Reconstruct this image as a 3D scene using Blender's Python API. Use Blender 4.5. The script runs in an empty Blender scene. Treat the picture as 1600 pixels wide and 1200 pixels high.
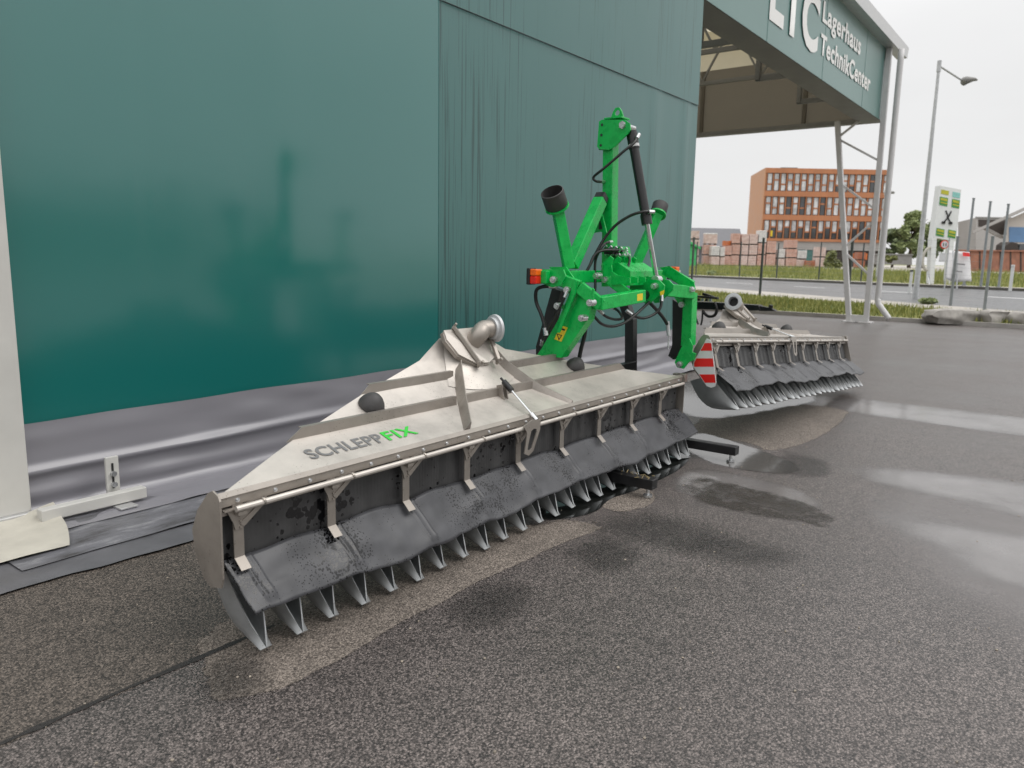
import bpy, bmesh, math, random
from mathutils import Vector, Matrix, noise
random.seed(7)
R = math.radians
scene = bpy.context.scene
col = scene.collection
# ------------------------------------------------------------------ camera
FP, CXP, CYP = 1200.0, 800.0, 600.0
CAM_H, PITCH, ROLL, YAW = 1.6, R(9.35), 0.018, R(36.7)
fw = Vector((math.cos(YAW)*math.cos(PITCH), math.sin(YAW)*math.cos(PITCH), -math.sin(PITCH)))
r0 = Vector((math.sin(YAW), -math.cos(YAW), 0)); u0 = r0.cross(fw)
rt = math.cos(ROLL)*r0 + math.sin(ROLL)*u0; up = rt.cross(fw)
CAMP = Vector((0, 0, CAM_H))
cam = bpy.data.cameras.new('camera'); camo = bpy.data.objects.new('camera', cam); col.objects.link(camo)
cam.sensor_width = 36; cam.lens = 27.0; cam.clip_end = 4000; cam.clip_start = 0.05
mw = Matrix.Identity(4)
for i in range(3):
    mw[i][0] = rt[i]; mw[i][1] = up[i]; mw[i][2] = -fw[i]; mw[i][3] = CAMP[i]
camo.matrix_world = mw
scene.camera = camo
cam.dof.use_dof = True; cam.dof.focus_distance = 4.6; cam.dof.aperture_fstop = 27.0/9.0
# ------------------------------------------------------------------ sky, sun, exposure
SUN_EL, SUN_AZ = R(52), R(-62)      # azimuth from +X toward +Y
world = bpy.data.worlds.new('World'); scene.world = world; world.use_nodes = True
nt = world.node_tree; nt.nodes.clear()
wo = nt.nodes.new('ShaderNodeOutputWorld'); bg = nt.nodes.new('ShaderNodeBackground'); bg.inputs[1].default_value = 0.1
sky = nt.nodes.new('ShaderNodeTexSky'); sky.sky_type = 'NISHITA'; sky.sun_disc = False
sky.sun_elevation = SUN_EL; sky.sun_rotation = R(90) - SUN_AZ; sky.dust_density = 4; sky.air_density = 1
geo = nt.nodes.new('ShaderNodeTexCoord')
sep = nt.nodes.new('ShaderNodeSeparateXYZ'); nt.links.new(geo.outputs['Generated'], sep.inputs[0])
mr = nt.nodes.new('ShaderNodeMapRange'); mr.interpolation_type = 'SMOOTHSTEP'
mr.inputs[1].default_value = 0.12; mr.inputs[2].default_value = 1.0; mr.inputs[3].default_value = 8.6; mr.inputs[4].default_value = 19.0
nt.links.new(sep.outputs[2], mr.inputs[0])
mp = nt.nodes.new('ShaderNodeMapping'); mp.inputs['Scale'].default_value = (1.2, 1.2, 5.0); nt.links.new(geo.outputs['Generated'], mp.inputs[0])
nz = nt.nodes.new('ShaderNodeTexNoise'); nz.inputs['Scale'].default_value = 1.6; nz.inputs['Detail'].default_value = 4; nt.links.new(mp.outputs[0], nz.inputs[0])
nr = nt.nodes.new('ShaderNodeMapRange'); nr.inputs[1].default_value = 0.3; nr.inputs[2].default_value = 0.7; nr.inputs[3].default_value = 0.95; nr.inputs[4].default_value = 1.04
nt.links.new(nz.outputs[0], nr.inputs[0])
mul = nt.nodes.new('ShaderNodeMath'); mul.operation = 'MULTIPLY'; nt.links.new(mr.outputs[0], mul.inputs[0]); nt.links.new(nr.outputs[0], mul.inputs[1])
cc = nt.nodes.new('ShaderNodeCombineColor'); 
for i in range(3): nt.links.new(mul.outputs[0], cc.inputs[i])
mx = nt.nodes.new('ShaderNodeMixRGB'); mx.inputs[0].default_value = 0.96
nt.links.new(sky.outputs[0], mx.inputs[1]); nt.links.new(cc.outputs[0], mx.inputs[2])
nt.links.new(mx.outputs[0], bg.inputs[0]); nt.links.new(bg.outputs[0], wo.inputs[0])
sl = bpy.data.lights.new('sun', 'SUN'); sl.energy = 0.9; sl.angle = R(35); sl.color = (1, 0.97, 0.93)
so = bpy.data.objects.new('sun', sl); col.objects.link(so)
sd = Vector((math.cos(SUN_EL)*math.cos(SUN_AZ), math.cos(SUN_EL)*math.sin(SUN_AZ), math.sin(SUN_EL)))
so.rotation_euler = sd.to_track_quat('Z', 'Y').to_euler(); so.location = (0, -10, 20)
vs = scene.view_settings; vs.view_transform = 'Standard'; vs.look = 'None'; vs.exposure = 0.0; vs.gamma = 1.0
# ------------------------------------------------------------------ pixel helpers (photo pixels, 1600 x 1200)
def ray(px, py): return fw + rt*((px-CXP)/FP) - up*((py-CYP)/FP)
def PX(px, py, x): d = ray(px, py); return CAMP + d*((x-CAMP.x)/d.x)
def PY(px, py, y): d = ray(px, py); return CAMP + d*((y-CAMP.y)/d.y)
def PZ(px, py, z=0.0): d = ray(px, py); return CAMP + d*((z-CAMP.z)/d.z)
def PD(px, py, D): return CAMP + ray(px, py)*D
# ------------------------------------------------------------------ materials
MATS = {}
def new_mat(name):
    m = bpy.data.materials.new(name); m.use_nodes = True; MATS[name] = m
    return m, m.node_tree, m.node_tree.nodes['Principled BSDF']
def N(t, kind, **kw):
    n = t.nodes.new(kind)
    for k, v in kw.items():
        if k in n.inputs: n.inputs[k].default_value = v
        else: setattr(n, k, v)
    return n
def ramp(t, pts):
    n = t.nodes.new('ShaderNodeValToRGB'); cr = n.color_ramp
    while len(cr.elements) < len(pts): cr.elements.new(0.5)
    for e, (p, c) in zip(cr.elements, pts):
        e.position = p; e.color = c if len(c) == 4 else (*c, 1)
    return n
def g3(v): return (v, v, v)
def mat(name, c, rough=0.5, metal=0.0, var=0.15, scale=6.0, bump=0.0, bscale=60.0, spec=0.5, stretch=(1, 1, 1), rvar=0.1, space='Object', coat=0.0, emit=0.0):
    m, t, b = new_mat(name)
    tc = N(t, 'ShaderNodeTexCoord'); mp = N(t, 'ShaderNodeMapping'); mp.inputs['Scale'].default_value = stretch
    if space == 'World':
        gp = N(t, 'ShaderNodeNewGeometry'); t.links.new(gp.outputs['Position'], mp.inputs[0])
    else: t.links.new(tc.outputs[space], mp.inputs[0])
    nz = N(t, 'ShaderNodeTexNoise', Scale=scale, Detail=6.0, Roughness=0.6); t.links.new(mp.outputs[0], nz.inputs['Vector'])
    lo = tuple(max(0, x*(1-var)) for x in c); hi = tuple(min(1, x*(1+var)) for x in c)
    rp = ramp(t, [(0.3, lo), (0.7, hi)]); t.links.new(nz.outputs[0], rp.inputs[0]); t.links.new(rp.outputs[0], b.inputs['Base Color'])
    rr = N(t, 'ShaderNodeMapRange'); rr.inputs[1].default_value = 0.3; rr.inputs[2].default_value = 0.7
    rr.inputs[3].default_value = max(0.02, rough-rvar); rr.inputs[4].default_value = min(1, rough+rvar)
    t.links.new(nz.outputs[0], rr.inputs[0]); t.links.new(rr.outputs[0], b.inputs['Roughness'])
    b.inputs['Metallic'].default_value = metal; b.inputs['Specular IOR Level'].default_value = spec
    b.inputs['Coat Weight'].default_value = coat
    if bump:
        n2 = N(t, 'ShaderNodeTexNoise', Scale=bscale, Detail=3.0); t.links.new(mp.outputs[0], n2.inputs['Vector'])
        bp = N(t, 'ShaderNodeBump', Strength=bump, Distance=0.01); t.links.new(n2.outputs[0], bp.inputs['Height']); t.links.new(bp.outputs[0], b.inputs['Normal'])
    return m
mat('green_paint', (0.003, 0.42, 0.072), 0.3, var=0.16, scale=14, spec=0.45, rvar=0.12, bump=0.08, bscale=70)
mat('black_paint', (0.012, 0.012, 0.013), 0.38, var=0.3, scale=10, bump=0.1)
mat('hose_rubber', (0.012, 0.012, 0.012), 0.42, var=0.3, scale=30)
mat('zinc', (0.62, 0.63, 0.64), 0.3, metal=0.9, var=0.15, scale=60)
mat('chrome', (0.66, 0.67, 0.68), 0.2, metal=1.0, var=0.05)
mat('white_paint', (0.55, 0.54, 0.51), 0.42, var=0.05, scale=4, space='World')
mat('cream_tarp', (0.50, 0.475, 0.41), 0.45, var=0.12, scale=5, bump=0.15, bscale=14, space='World')
mat('alu', (0.6, 0.6, 0.6), 0.4, metal=0.7, var=0.1, scale=8)
mat('galv', (0.5, 0.51, 0.52), 0.5, metal=0.35, var=0.16, scale=7)
mat('letter_white', (0.82, 0.82, 0.8), 0.5, var=0.03)
mat('letter_grey', (0.16, 0.16, 0.16), 0.5, var=0.05)
mat('letter_green', (0.03, 0.50, 0.04), 0.4, var=0.05)
mat('yellow_label', (0.80, 0.60, 0.03), 0.4, var=0.05); mat('label_black', (0.02, 0.02, 0.02), 0.5)
mat('red_film', (0.75, 0.015, 0.012), 0.35, var=0.06); mat('white_film', (0.66, 0.66, 0.66), 0.35, var=0.06)
mat('orange_lens', (0.85, 0.14, 0.01), 0.15, var=0.1, scale=40); mat('red_lens', (0.70, 0.02, 0.01), 0.15, var=0.1, scale=40)
mat('cup_grey', (0.045, 0.043, 0.043), 0.55, var=0.3, scale=14, bump=0.15)
def membrane(name, c, tr):
    m = mat(name, c, 0.6, var=0.06, scale=2); t = m.node_tree; b = t.nodes['Principled BSDF']; o = t.nodes['Material Output']
    tl = N(t, 'ShaderNodeBsdfTranslucent'); tl.inputs[0].default_value = (*c, 1); mxs = N(t, 'ShaderNodeMixShader'); mxs.inputs[0].default_value = tr
    t.links.new(b.outputs[0], mxs.inputs[1]); t.links.new(tl.outputs[0], mxs.inputs[2]); t.links.new(mxs.outputs[0], o.inputs[0])
membrane('canopy_dark', (0.20, 0.178, 0.145), 0.33); membrane('canopy_cream', (0.70, 0.64, 0.51), 0.5)
mat('column_white', (0.62, 0.61, 0.61), 0.45, var=0.06, scale=3); mat('kerb_shade', (0.075, 0.07, 0.06), 0.7, var=0.2, scale=2, space='World')
mat('truss_grey', (0.22, 0.215, 0.205), 0.5, var=0.1, scale=3)
mat('concrete', (0.36, 0.34, 0.32), 0.8, var=0.2, scale=1.5, space='World', bump=0.3, bscale=20)
mat('stone', (0.33, 0.31, 0.285), 0.85, var=0.3, scale=5, bump=0.6, bscale=9)
mat('orange_clad', (0.45, 0.185, 0.085), 0.5, var=0.12, scale=0.6, stretch=(1, 1, 0.2))
mat('orange_pale', (0.50, 0.26, 0.145), 0.55, var=0.08, scale=0.6)
mat('pane', (0.60, 0.62, 0.63), 0.12, var=0.55, scale=0.9, spec=1.0)
mat('pane_dark', (0.045, 0.05, 0.055), 0.1, var=0.4, scale=0.8, spec=1.0)
mat('teal_glass', (0.06, 0.17, 0.16), 0.15, var=0.3, spec=1.0)
mat('roof_grey', (0.13, 0.13, 0.14), 0.6, var=0.15, scale=0.8); mat('facade_grey', (0.36, 0.345, 0.33), 0.7, var=0.08, scale=0.5)
mat('dark_open', (0.045, 0.035, 0.03), 0.8); mat('blue_door', (0.10, 0.20, 0.36), 0.4, var=0.1, scale=1)
mat('cream_wall', (0.50, 0.46, 0.42), 0.7, var=0.06, scale=0.6); mat('brown_wall', (0.27, 0.12, 0.075), 0.75, var=0.3, scale=1.5)
mat('shed_green', (0.05, 0.42, 0.13), 0.45, var=0.08); mat('fence_steel', (0.24, 0.26, 0.27), 0.5, metal=0.2); mat('pole_grey', (0.16, 0.165, 0.17), 0.5)
mat('post_dark', (0.05, 0.06, 0.06), 0.5)
mat('crate_orange', (0.55, 0.15, 0.03), 0.6)
mat('wrap_white', (0.62, 0.60, 0.58), 0.3, var=0.15, scale=6)
mat('sign_white', (0.66, 0.67, 0.66), 0.4, var=0.04); mat('logo_green', (0.05, 0.25, 0.05), 0.4); mat('logo_yellow', (0.42, 0.40, 0.02), 0.4); mat('logo_teal', (0.22, 0.50, 0.46), 0.4)
mat('banner', (0.70, 0.69, 0.69), 0.5, var=0.06, scale=3)
mat('bark', (0.09, 0.065, 0.045), 0.9, var=0.3, scale=8)
mat('road_paint', (0.75, 0.75, 0.74), 0.5, var=0.1, scale=3)
mat('pave', (0.42, 0.39, 0.35), 0.8, var=0.15, scale=2, space='World', bump=0.2)
def leafmat(name, a, b_):
    m, t, b = new_mat(name)
    g = N(t, 'ShaderNodeNewGeometry'); rp = ramp(t, [(0.0, a), (1.0, b_)]); t.links.new(g.outputs['Random Per Island'], rp.inputs[0])
    t.links.new(rp.outputs[0], b.inputs['Base Color']); b.inputs['Roughness'].default_value = 0.6
    b.inputs['Transmission Weight'].default_value = 0.0; b.inputs['Subsurface Weight'].default_value = 0.0
leafmat('leaf', (0.13, 0.17, 0.06), (0.36, 0.42, 0.18)); leafmat('leaf_dark', (0.10, 0.14, 0.06), (0.27, 0.33, 0.15))
leafmat('leaf_olive', (0.09, 0.11, 0.03), (0.22, 0.23, 0.07)); leafmat('grass', (0.10, 0.15, 0.025), (0.42, 0.40, 0.13))
# brick pack: shrink-wrapped rows
def brick_mat(name, c1, c2, mort):
    m, t, b = new_mat(name); tc = N(t, 'ShaderNodeTexCoord')
    n1 = N(t, 'ShaderNodeTexNoise', Scale=4.0, Detail=4.0); t.links.new(tc.outputs['Object'], n1.inputs['Vector'])
    rp = ramp(t, [(0.3, c1), (0.7, c2)]); t.links.new(n1.outputs[0], rp.inputs[0]); t.links.new(rp.outputs[0], b.inputs['Base Color'])
    b.inputs['Roughness'].default_value = 0.45
brick_mat('brick_pink', (0.47, 0.25, 0.19), (0.62, 0.42, 0.35), 0); brick_mat('brick_rose', (0.52, 0.36, 0.31), (0.68, 0.55, 0.50), 0); brick_mat('brick_red', (0.30, 0.09, 0.05), (0.42, 0.17, 0.09), 0)
# --- stainless steel sheet with rain drops
def steel(name, c, rough, metal=0.55):
    m, t, b = new_mat(name); tc = N(t, 'ShaderNodeTexCoord')
    n1 = N(t, 'ShaderNodeTexNoise', Scale=3.0, Detail=8.0, Roughness=0.7); t.links.new(tc.outputs['Object'], n1.inputs['Vector'])
    rp = ramp(t, [(0.25, tuple(x*0.70 for x in c)), (0.5, c), (0.75, tuple(min(1, x*1.18) for x in c))]); t.links.new(n1.outputs[0], rp.inputs[0])
    v = N(t, 'ShaderNodeTexVoronoi', Scale=55.0); t.links.new(tc.outputs['Object'], v.inputs['Vector'])
    vr = N(t, 'ShaderNodeMapRange'); vr.inputs[1].default_value = 0.05; vr.inputs[2].default_value = 0.22; t.links.new(v.outputs['Distance'], vr.inputs[0])
    n2 = N(t, 'ShaderNodeTexNoise', Scale=5.0, Detail=3.0); t.links.new(tc.outputs['Object'], n2.inputs['Vector'])
    gt = N(t, 'ShaderNodeMapRange'); gt.inputs[1].default_value = 0.5; gt.inputs[2].default_value = 0.62; t.links.new(n2.outputs[0], gt.inputs[0])
    iv = N(t, 'ShaderNodeMath', operation='SUBTRACT'); iv.inputs[0].default_value = 1.0; t.links.new(vr.outputs[0], iv.inputs[1])
    dm = N(t, 'ShaderNodeMath', operation='MULTIPLY'); t.links.new(iv.outputs[0], dm.inputs[0]); t.links.new(gt.outputs[0], dm.inputs[1])
    mxc = N(t, 'ShaderNodeMixRGB', blend_type='MULTIPLY'); mxc.inputs[2].default_value = (0.45, 0.43, 0.4, 1)
    t.links.new(dm.outputs[0], mxc.inputs[0]); t.links.new(rp.outputs[0], mxc.inputs[1]); t.links.new(mxc.outputs[0], b.inputs['Base Color'])
    b.inputs['Metallic'].default_value = metal
    rr = N(t, 'ShaderNodeMapRange'); rr.inputs[3].default_value = rough-0.08; rr.inputs[4].default_value = rough+0.12; t.links.new(n1.outputs[0], rr.inputs[0]); t.links.new(rr.outputs[0], b.inputs['Roughness'])
    bp = N(t, 'ShaderNodeBump', Strength=0.15, Distance=0.01); t.links.new(n1.outputs[0], bp.inputs['Height']); t.links.new(bp.outputs[0], b.inputs['Normal'])
steel('steel_sheet', (0.57, 0.53, 0.485), 0.42); steel('steel_plate', (0.34, 0.308, 0.275), 0.38, 0.6); steel('shoe_steel', (0.36, 0.37, 0.375), 0.42, 0.6)
# --- wet rubber
def rubber(name, c, vscale):
    m, t, b = new_mat(name); tc = N(t, 'ShaderNodeTexCoord')
    n1 = N(t, 'ShaderNodeTexNoise', Scale=3.5, Detail=5.0, Roughness=0.65); t.links.new(tc.outputs['Object'], n1.inputs['Vector'])
    v = N(t, 'ShaderNodeTexVoronoi', Scale=vscale); t.links.new(tc.outputs['Object'], v.inputs['Vector'])
    th = N(t, 'ShaderNodeMapRange'); th.inputs[1].default_value = 0.42; th.inputs[2].default_value = 0.70; th.inputs[3].default_value = 0.0; th.inputs[4].default_value = 0.75
    t.links.new(n1.outputs[0], th.inputs[0])
    lt = N(t, 'ShaderNodeMath', operation='LESS_THAN'); t.links.new(v.outputs['Distance'], lt.inputs[0]); t.links.new(th.outputs[0], lt.inputs[1])
    n2 = N(t, 'ShaderNodeTexNoise', Scale=9.0, Detail=4.0); t.links.new(tc.outputs['Object'], n2.inputs['Vector'])
    rp = ramp(t, [(0.3, tuple(x*0.75 for x in c)), (0.7, tuple(x*1.3 for x in c))]); t.links.new(n2.outputs[0], rp.inputs[0])
    mxc = N(t, 'ShaderNodeMixRGB'); mxc.inputs[2].default_value = (0.008, 0.008, 0.009, 1); t.links.new(lt.outputs[0], mxc.inputs[0]); t.links.new(rp.outputs[0], mxc.inputs[1])
    t.links.new(mxc.outputs[0], b.inputs['Base Color'])
    rr = N(t, 'ShaderNodeMapRange'); rr.inputs[3].default_value = 0.40; rr.inputs[4].default_value = 0.10; t.links.new(lt.outputs[0], rr.inputs[0]); t.links.new(rr.outputs[0], b.inputs['Roughness'])
    bp = N(t, 'ShaderNodeBump', Strength=0.3, Distance=0.004); t.links.new(lt.outputs[0], bp.inputs['Height']); t.links.new(bp.outputs[0], b.inputs['Normal'])
rubber('rubber_flap', (0.05, 0.051, 0.056), 85.0); rubber('rubber_curtain', (0.045, 0.045, 0.046), 28.0)
# --- tarpaulin wall
def tarp(name, c, rough, streak, coat=1.0, coat_rough=0.3):
    m, t, b = new_mat(name); g = N(t, 'ShaderNodeNewGeometry')
    mp = N(t, 'ShaderNodeMapping'); mp.inputs['Scale'].default_value = (26, 26, 0.35); t.links.new(g.outputs['Position'], mp.inputs[0])
    n1 = N(t, 'ShaderNodeTexNoise', Scale=1.6, Detail=4.0, Roughness=0.6); t.links.new(mp.outputs[0], n1.inputs['Vector'])
    mp2 = N(t, 'ShaderNodeMapping'); mp2.inputs['Scale'].default_value = (2.2, 2.2, 0.15); t.links.new(g.outputs['Position'], mp2.inputs[0])
    n4 = N(t, 'ShaderNodeTexNoise', Scale=0.8, Detail=3.0); t.links.new(mp2.outputs[0], n4.inputs['Vector'])
    n3 = N(t, 'ShaderNodeTexNoise', Scale=0.7, Detail=3.0); t.links.new(g.outputs['Position'], n3.inputs['Vector'])
    # rain runs are clustered: more of them close to the panel joint
    sx = N(t, 'ShaderNodeSeparateXYZ'); t.links.new(g.outputs['Position'], sx.inputs[0])
    near = N(t, 'ShaderNodeMapRange'); near.inputs[1].default_value = 5.5; near.inputs[2].default_value = 7.2; near.inputs[3].default_value = 0.10; near.inputs[4].default_value = 0.0; t.links.new(sx.outputs[0], near.inputs[0])
    ad = N(t, 'ShaderNodeMath', operation='ADD'); t.links.new(n1.outputs[0], ad.inputs[0]); t.links.new(near.outputs[0], ad.inputs[1])
    ad2 = N(t, 'ShaderNodeMath', operation='MULTIPLY_ADD'); ad2.inputs[1].default_value = 0.25; t.links.new(n4.outputs[0], ad2.inputs[0]); t.links.new(ad.outputs[0], ad2.inputs[2])
    rp = ramp(t, [(0.74, c), (0.80, tuple(x*(1-streak) for x in c))]); t.links.new(ad2.outputs[0], rp.inputs[0]); t.links.new(rp.outputs[0], b.inputs['Base Color'])
    a1 = N(t, 'ShaderNodeMapRange'); a1.inputs[1].default_value = 0.6; a1.inputs[2].default_value = 0.82; a1.inputs[3].default_value = coat_rough; a1.inputs[4].default_value = coat_rough-0.1*streak
    t.links.new(ad2.outputs[0], a1.inputs[0]); b.inputs['Roughness'].default_value = rough
    b.inputs['Specular IOR Level'].default_value = 0.4; b.inputs['Coat Weight'].default_value = coat; t.links.new(a1.outputs[0], b.inputs['Coat Roughness']); b.inputs['Coat IOR'].default_value = 1.78
    cw = N(t, 'ShaderNodeMapRange'); cw.inputs[1].default_value = 0.72; cw.inputs[2].default_value = 0.82; cw.inputs[3].default_value = coat; cw.inputs[4].default_value = coat*(1-streak*0.8); t.links.new(ad2.outputs[0], cw.inputs[0]); t.links.new(cw.outputs[0], b.inputs['Coat Weight'])
    w = N(t, 'ShaderNodeTexNoise', Scale=160.0, Detail=1.0); t.links.new(g.outputs['Position'], w.inputs['Vector'])
    bp = N(t, 'ShaderNodeBump', Strength=0.05, Distance=0.003); t.links.new(w.outputs[0], bp.inputs['Height'])
    b2 = N(t, 'ShaderNodeBump', Strength=0.25, Distance=0.02); t.links.new(n3.outputs[0], b2.inputs['Height']); t.links.new(b2.outputs[0], bp.inputs['Normal']); t.links.new(bp.outputs[0], b.inputs['Normal']); t.links.new(bp.outputs[0], b.inputs['Coat Normal'])
tarp('tarp_green', (0.001, 0.137, 0.124), 0.4, 0.0, 1.0, 0.15); tarp('tarp_green_streaked', (0.010, 0.115, 0.106), 0.45, 0.5, 0.7, 0.33); tarp('fascia_green', (0.055, 0.17, 0.15), 0.4, 0.0, 0.6)
tarp('tarp_grey', (0.225, 0.22, 0.242), 0.4, 0.0, 0.5, 0.26)
mat('tarp_ground', (0.105, 0.104, 0.112), 0.45, var=0.25, scale=4, space='World', bump=0.2, bscale=8)
# --- asphalt family
def asphalt(name, dark, mid, light, wet_lo, wet_hi, warm=1.0, alpha_attr=False, extra_scale=1.0, soft=0.25, amax=1.0, coat=0.22):
    m, t, b = new_mat(name); g = N(t, 'ShaderNodeNewGeometry')
    v = N(t, 'ShaderNodeTexVoronoi', Scale=165.0*extra_scale); t.links.new(g.outputs['Position'], v.inputs['Vector'])
    sp = N(t, 'ShaderNodeSeparateColor'); t.links.new(v.outputs['Color'], sp.inputs[0])
    rp = ramp(t, [(0.0, dark), (0.35, mid), (0.75, tuple((x+y)/2 for x, y in zip(mid, light))), (1.0, light)]); t.links.new(sp.outputs[0], rp.inputs[0])
    # fine binder shadow between stones
    ed = N(t, 'ShaderNodeMapRange'); ed.inputs[1].default_value = 0.15; ed.inputs[2].default_value = 0.75; ed.inputs[3].default_value = 1.15; ed.inputs[4].default_value = 0.45
    t.links.new(v.outputs['Distance'], ed.inputs[0])
    m1 = N(t, 'ShaderNodeMixRGB', blend_type='MULTIPLY'); m1.inputs[0].default_value = 1.0; t.links.new(rp.outputs[0], m1.inputs[1]); t.links.new(ed.outputs[0], m1.inputs[2])
    big = N(t, 'ShaderNodeTexNoise', Scale=0.55, Detail=6.0, Roughness=0.6); t.links.new(g.outputs['Position'], big.inputs['Vector'])
    br = ramp(t, [(0.3, g3(0.62)), (0.5, g3(0.95)), (0.72, g3(1.25))]); med = N(t, 'ShaderNodeTexNoise', Scale=7.0, Detail=4.0); t.links.new(g.outputs['Position'], med.inputs['Vector']); mav = N(t, 'ShaderNodeMath', operation='MULTIPLY_ADD'); mav.inputs[1].default_value = 0.25; t.links.new(med.outputs[0], mav.inputs[0]); mbs = N(t, 'ShaderNodeMath', operation='MULTIPLY'); mbs.inputs[1].default_value = 0.75; t.links.new(big.outputs[0], mbs.inputs[0]); t.links.new(mbs.outputs[0], mav.inputs[2]); t.links.new(mav.outputs[0], br.inputs[0])
    m2 = N(t, 'ShaderNodeMixRGB', blend_type='MULTIPLY'); m2.inputs[0].default_value = 1.0; t.links.new(m1.outputs[0], m2.inputs[1]); t.links.new(br.outputs[0], m2.inputs[2])
    t.links.new(m2.outputs[0], b.inputs['Base Color'])
    rr = N(t, 'ShaderNodeMapRange'); rr.inputs[1].default_value = 0.3; rr.inputs[2].default_value = 0.7; rr.inputs[3].default_value = wet_lo; rr.inputs[4].default_value = wet_hi
    t.links.new(big.outputs[0], rr.inputs[0]); t.links.new(rr.outputs[0], b.inputs['Roughness'])
    bp = N(t, 'ShaderNodeBump', Strength=0.6, Distance=0.004, invert=True); t.links.new(v.outputs['Distance'], bp.inputs['Height']); t.links.new(bp.outputs[0], b.inputs['Normal'])
    b.inputs['Coat Weight'].default_value = coat; b.inputs['Coat Roughness'].default_value = 0.32; b.inputs['Coat IOR'].default_value = 1.4
    if alpha_attr: edge_alpha(t, b, g, soft, 7.0, 1.9 if soft < 0.5 else 1.0, amax=amax)
    return m
def edge_alpha(t, b, g, soft, nscale=3.0, amp=0.9, amax=1.0):
    at = N(t, 'ShaderNodeAttribute', attribute_name='edge')
    nn = N(t, 'ShaderNodeTexNoise', Scale=nscale, Detail=7.0, Roughness=0.65); t.links.new(g.outputs['Position'], nn.inputs['Vector'])
    ms = N(t, 'ShaderNodeMath', operation='SUBTRACT'); ms.inputs[1].default_value = 0.5; t.links.new(nn.outputs[0], ms.inputs[0])
    gate = N(t, 'ShaderNodeMapRange'); gate.inputs[1].default_value = 0.0; gate.inputs[2].default_value = 0.35; gate.inputs[3].default_value = 0.0; gate.inputs[4].default_value = amp; t.links.new(at.outputs['Fac'], gate.inputs[0])
    mm = N(t, 'ShaderNodeMath', operation='MULTIPLY_ADD'); t.links.new(ms.outputs[0], mm.inputs[0]); t.links.new(gate.outputs[0], mm.inputs[1]); t.links.new(at.outputs['Fac'], mm.inputs[2])
    al = N(t, 'ShaderNodeMapRange', interpolation_type='SMOOTHSTEP'); al.inputs[1].default_value = 0.28; al.inputs[2].default_value = 0.28+soft; al.inputs[4].default_value = amax; t.links.new(mm.outputs[0], al.inputs[0])
    t.links.new(al.outputs[0], b.inputs['Alpha'])
asphalt('asphalt', (0.010, 0.008, 0.0075), (0.062, 0.051, 0.047), (0.30, 0.255, 0.235), 0.38, 0.62, coat=0.32)
asphalt('asphalt_dry', (0.06, 0.048, 0.040), (0.18, 0.15, 0.125), (0.40, 0.34, 0.29), 0.7, 0.85, alpha_attr=True, soft=0.16, coat=0.0)
asphalt('asphalt_old', (0.014, 0.011, 0.009), (0.070, 0.057, 0.047), (0.26, 0.215, 0.18), 0.5, 0.75, alpha_attr=True, soft=0.3, coat=0.05)
asphalt('asphalt_damp', (0.006, 0.006, 0.006), (0.026, 0.024, 0.022), (0.10, 0.095, 0.09), 0.25, 0.4, alpha_attr=True, soft=1.0, amax=0.5)
asphalt('road_asphalt', (0.06, 0.06, 0.062), (0.14, 0.138, 0.142), (0.22, 0.22, 0.225), 0.35, 0.55, extra_scale=0.2)
def water(name, c, rough, soft, nscale, bump, alpha_max=1.0, ior=1.33, amp=0.9):
    m, t, b = new_mat(name); g = N(t, 'ShaderNodeNewGeometry')
    b.inputs['Base Color'].default_value = (*c, 1); b.inputs['Roughness'].default_value = rough; b.inputs['Specular IOR Level'].default_value = 1.0; b.inputs['IOR'].default_value = ior
    edge_alpha(t, b, g, soft, nscale, amp, alpha_max)
    n = N(t, 'ShaderNodeTexNoise', Scale=14.0, Detail=3.0); t.links.new(g.outputs['Position'], n.inputs['Vector'])
    bp = N(t, 'ShaderNodeBump', Strength=bump, Distance=0.004); t.links.new(n.outputs[0], bp.inputs['Height']); t.links.new(bp.outputs[0], b.inputs['Normal'])
water('puddle_water', (0.11, 0.103, 0.097), 0.09, 0.55, 2.6, 0.15, alpha_max=0.95, ior=1.5, amp=1.5)
water('film_water', (0.22, 0.205, 0.20), 0.13, 0.9, 1.6, 0.2, alpha_max=0.88, ior=1.6, amp=1.0)
water('sheen_water', (0.20, 0.18, 0.175), 0.3, 1.1, 0.8, 0.3, alpha_max=0.75, ior=1.6, amp=0.7)
water('dark_water', (0.012, 0.013, 0.012), 0.06, 0.3, 4.0, 0.1, ior=1.33)
def mud():
    m, t, b = new_mat('wet_mud'); g = N(t, 'ShaderNodeNewGeometry')
    n = N(t, 'ShaderNodeTexNoise', Scale=45.0, Detail=6.0, Roughness=0.7); t.links.new(g.outputs['Position'], n.inputs['Vector'])
    rp = ramp(t, [(0.35, (0.012, 0.009, 0.006)), (0.6, (0.035, 0.027, 0.019)), (0.74, (0.16, 0.135, 0.10))]); t.links.new(n.outputs[0], rp.inputs[0]); t.links.new(rp.outputs[0], b.inputs['Base Color'])
    rr = N(t, 'ShaderNodeMapRange'); rr.inputs[1].default_value = 0.4; rr.inputs[2].default_value = 0.6; rr.inputs[3].default_value = 0.08; rr.inputs[4].default_value = 0.6; t.links.new(n.outputs[0], rr.inputs[0]); t.links.new(rr.outputs[0], b.inputs['Roughness'])
    bp = N(t, 'ShaderNodeBump', Strength=0.8, Distance=0.01); t.links.new(n.outputs[0], bp.inputs['Height']); t.links.new(bp.outputs[0], b.inputs['Normal'])
    edge_alpha(t, b, g, 1.0, 6.0, 2.6, 0.75)
mud()
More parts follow.
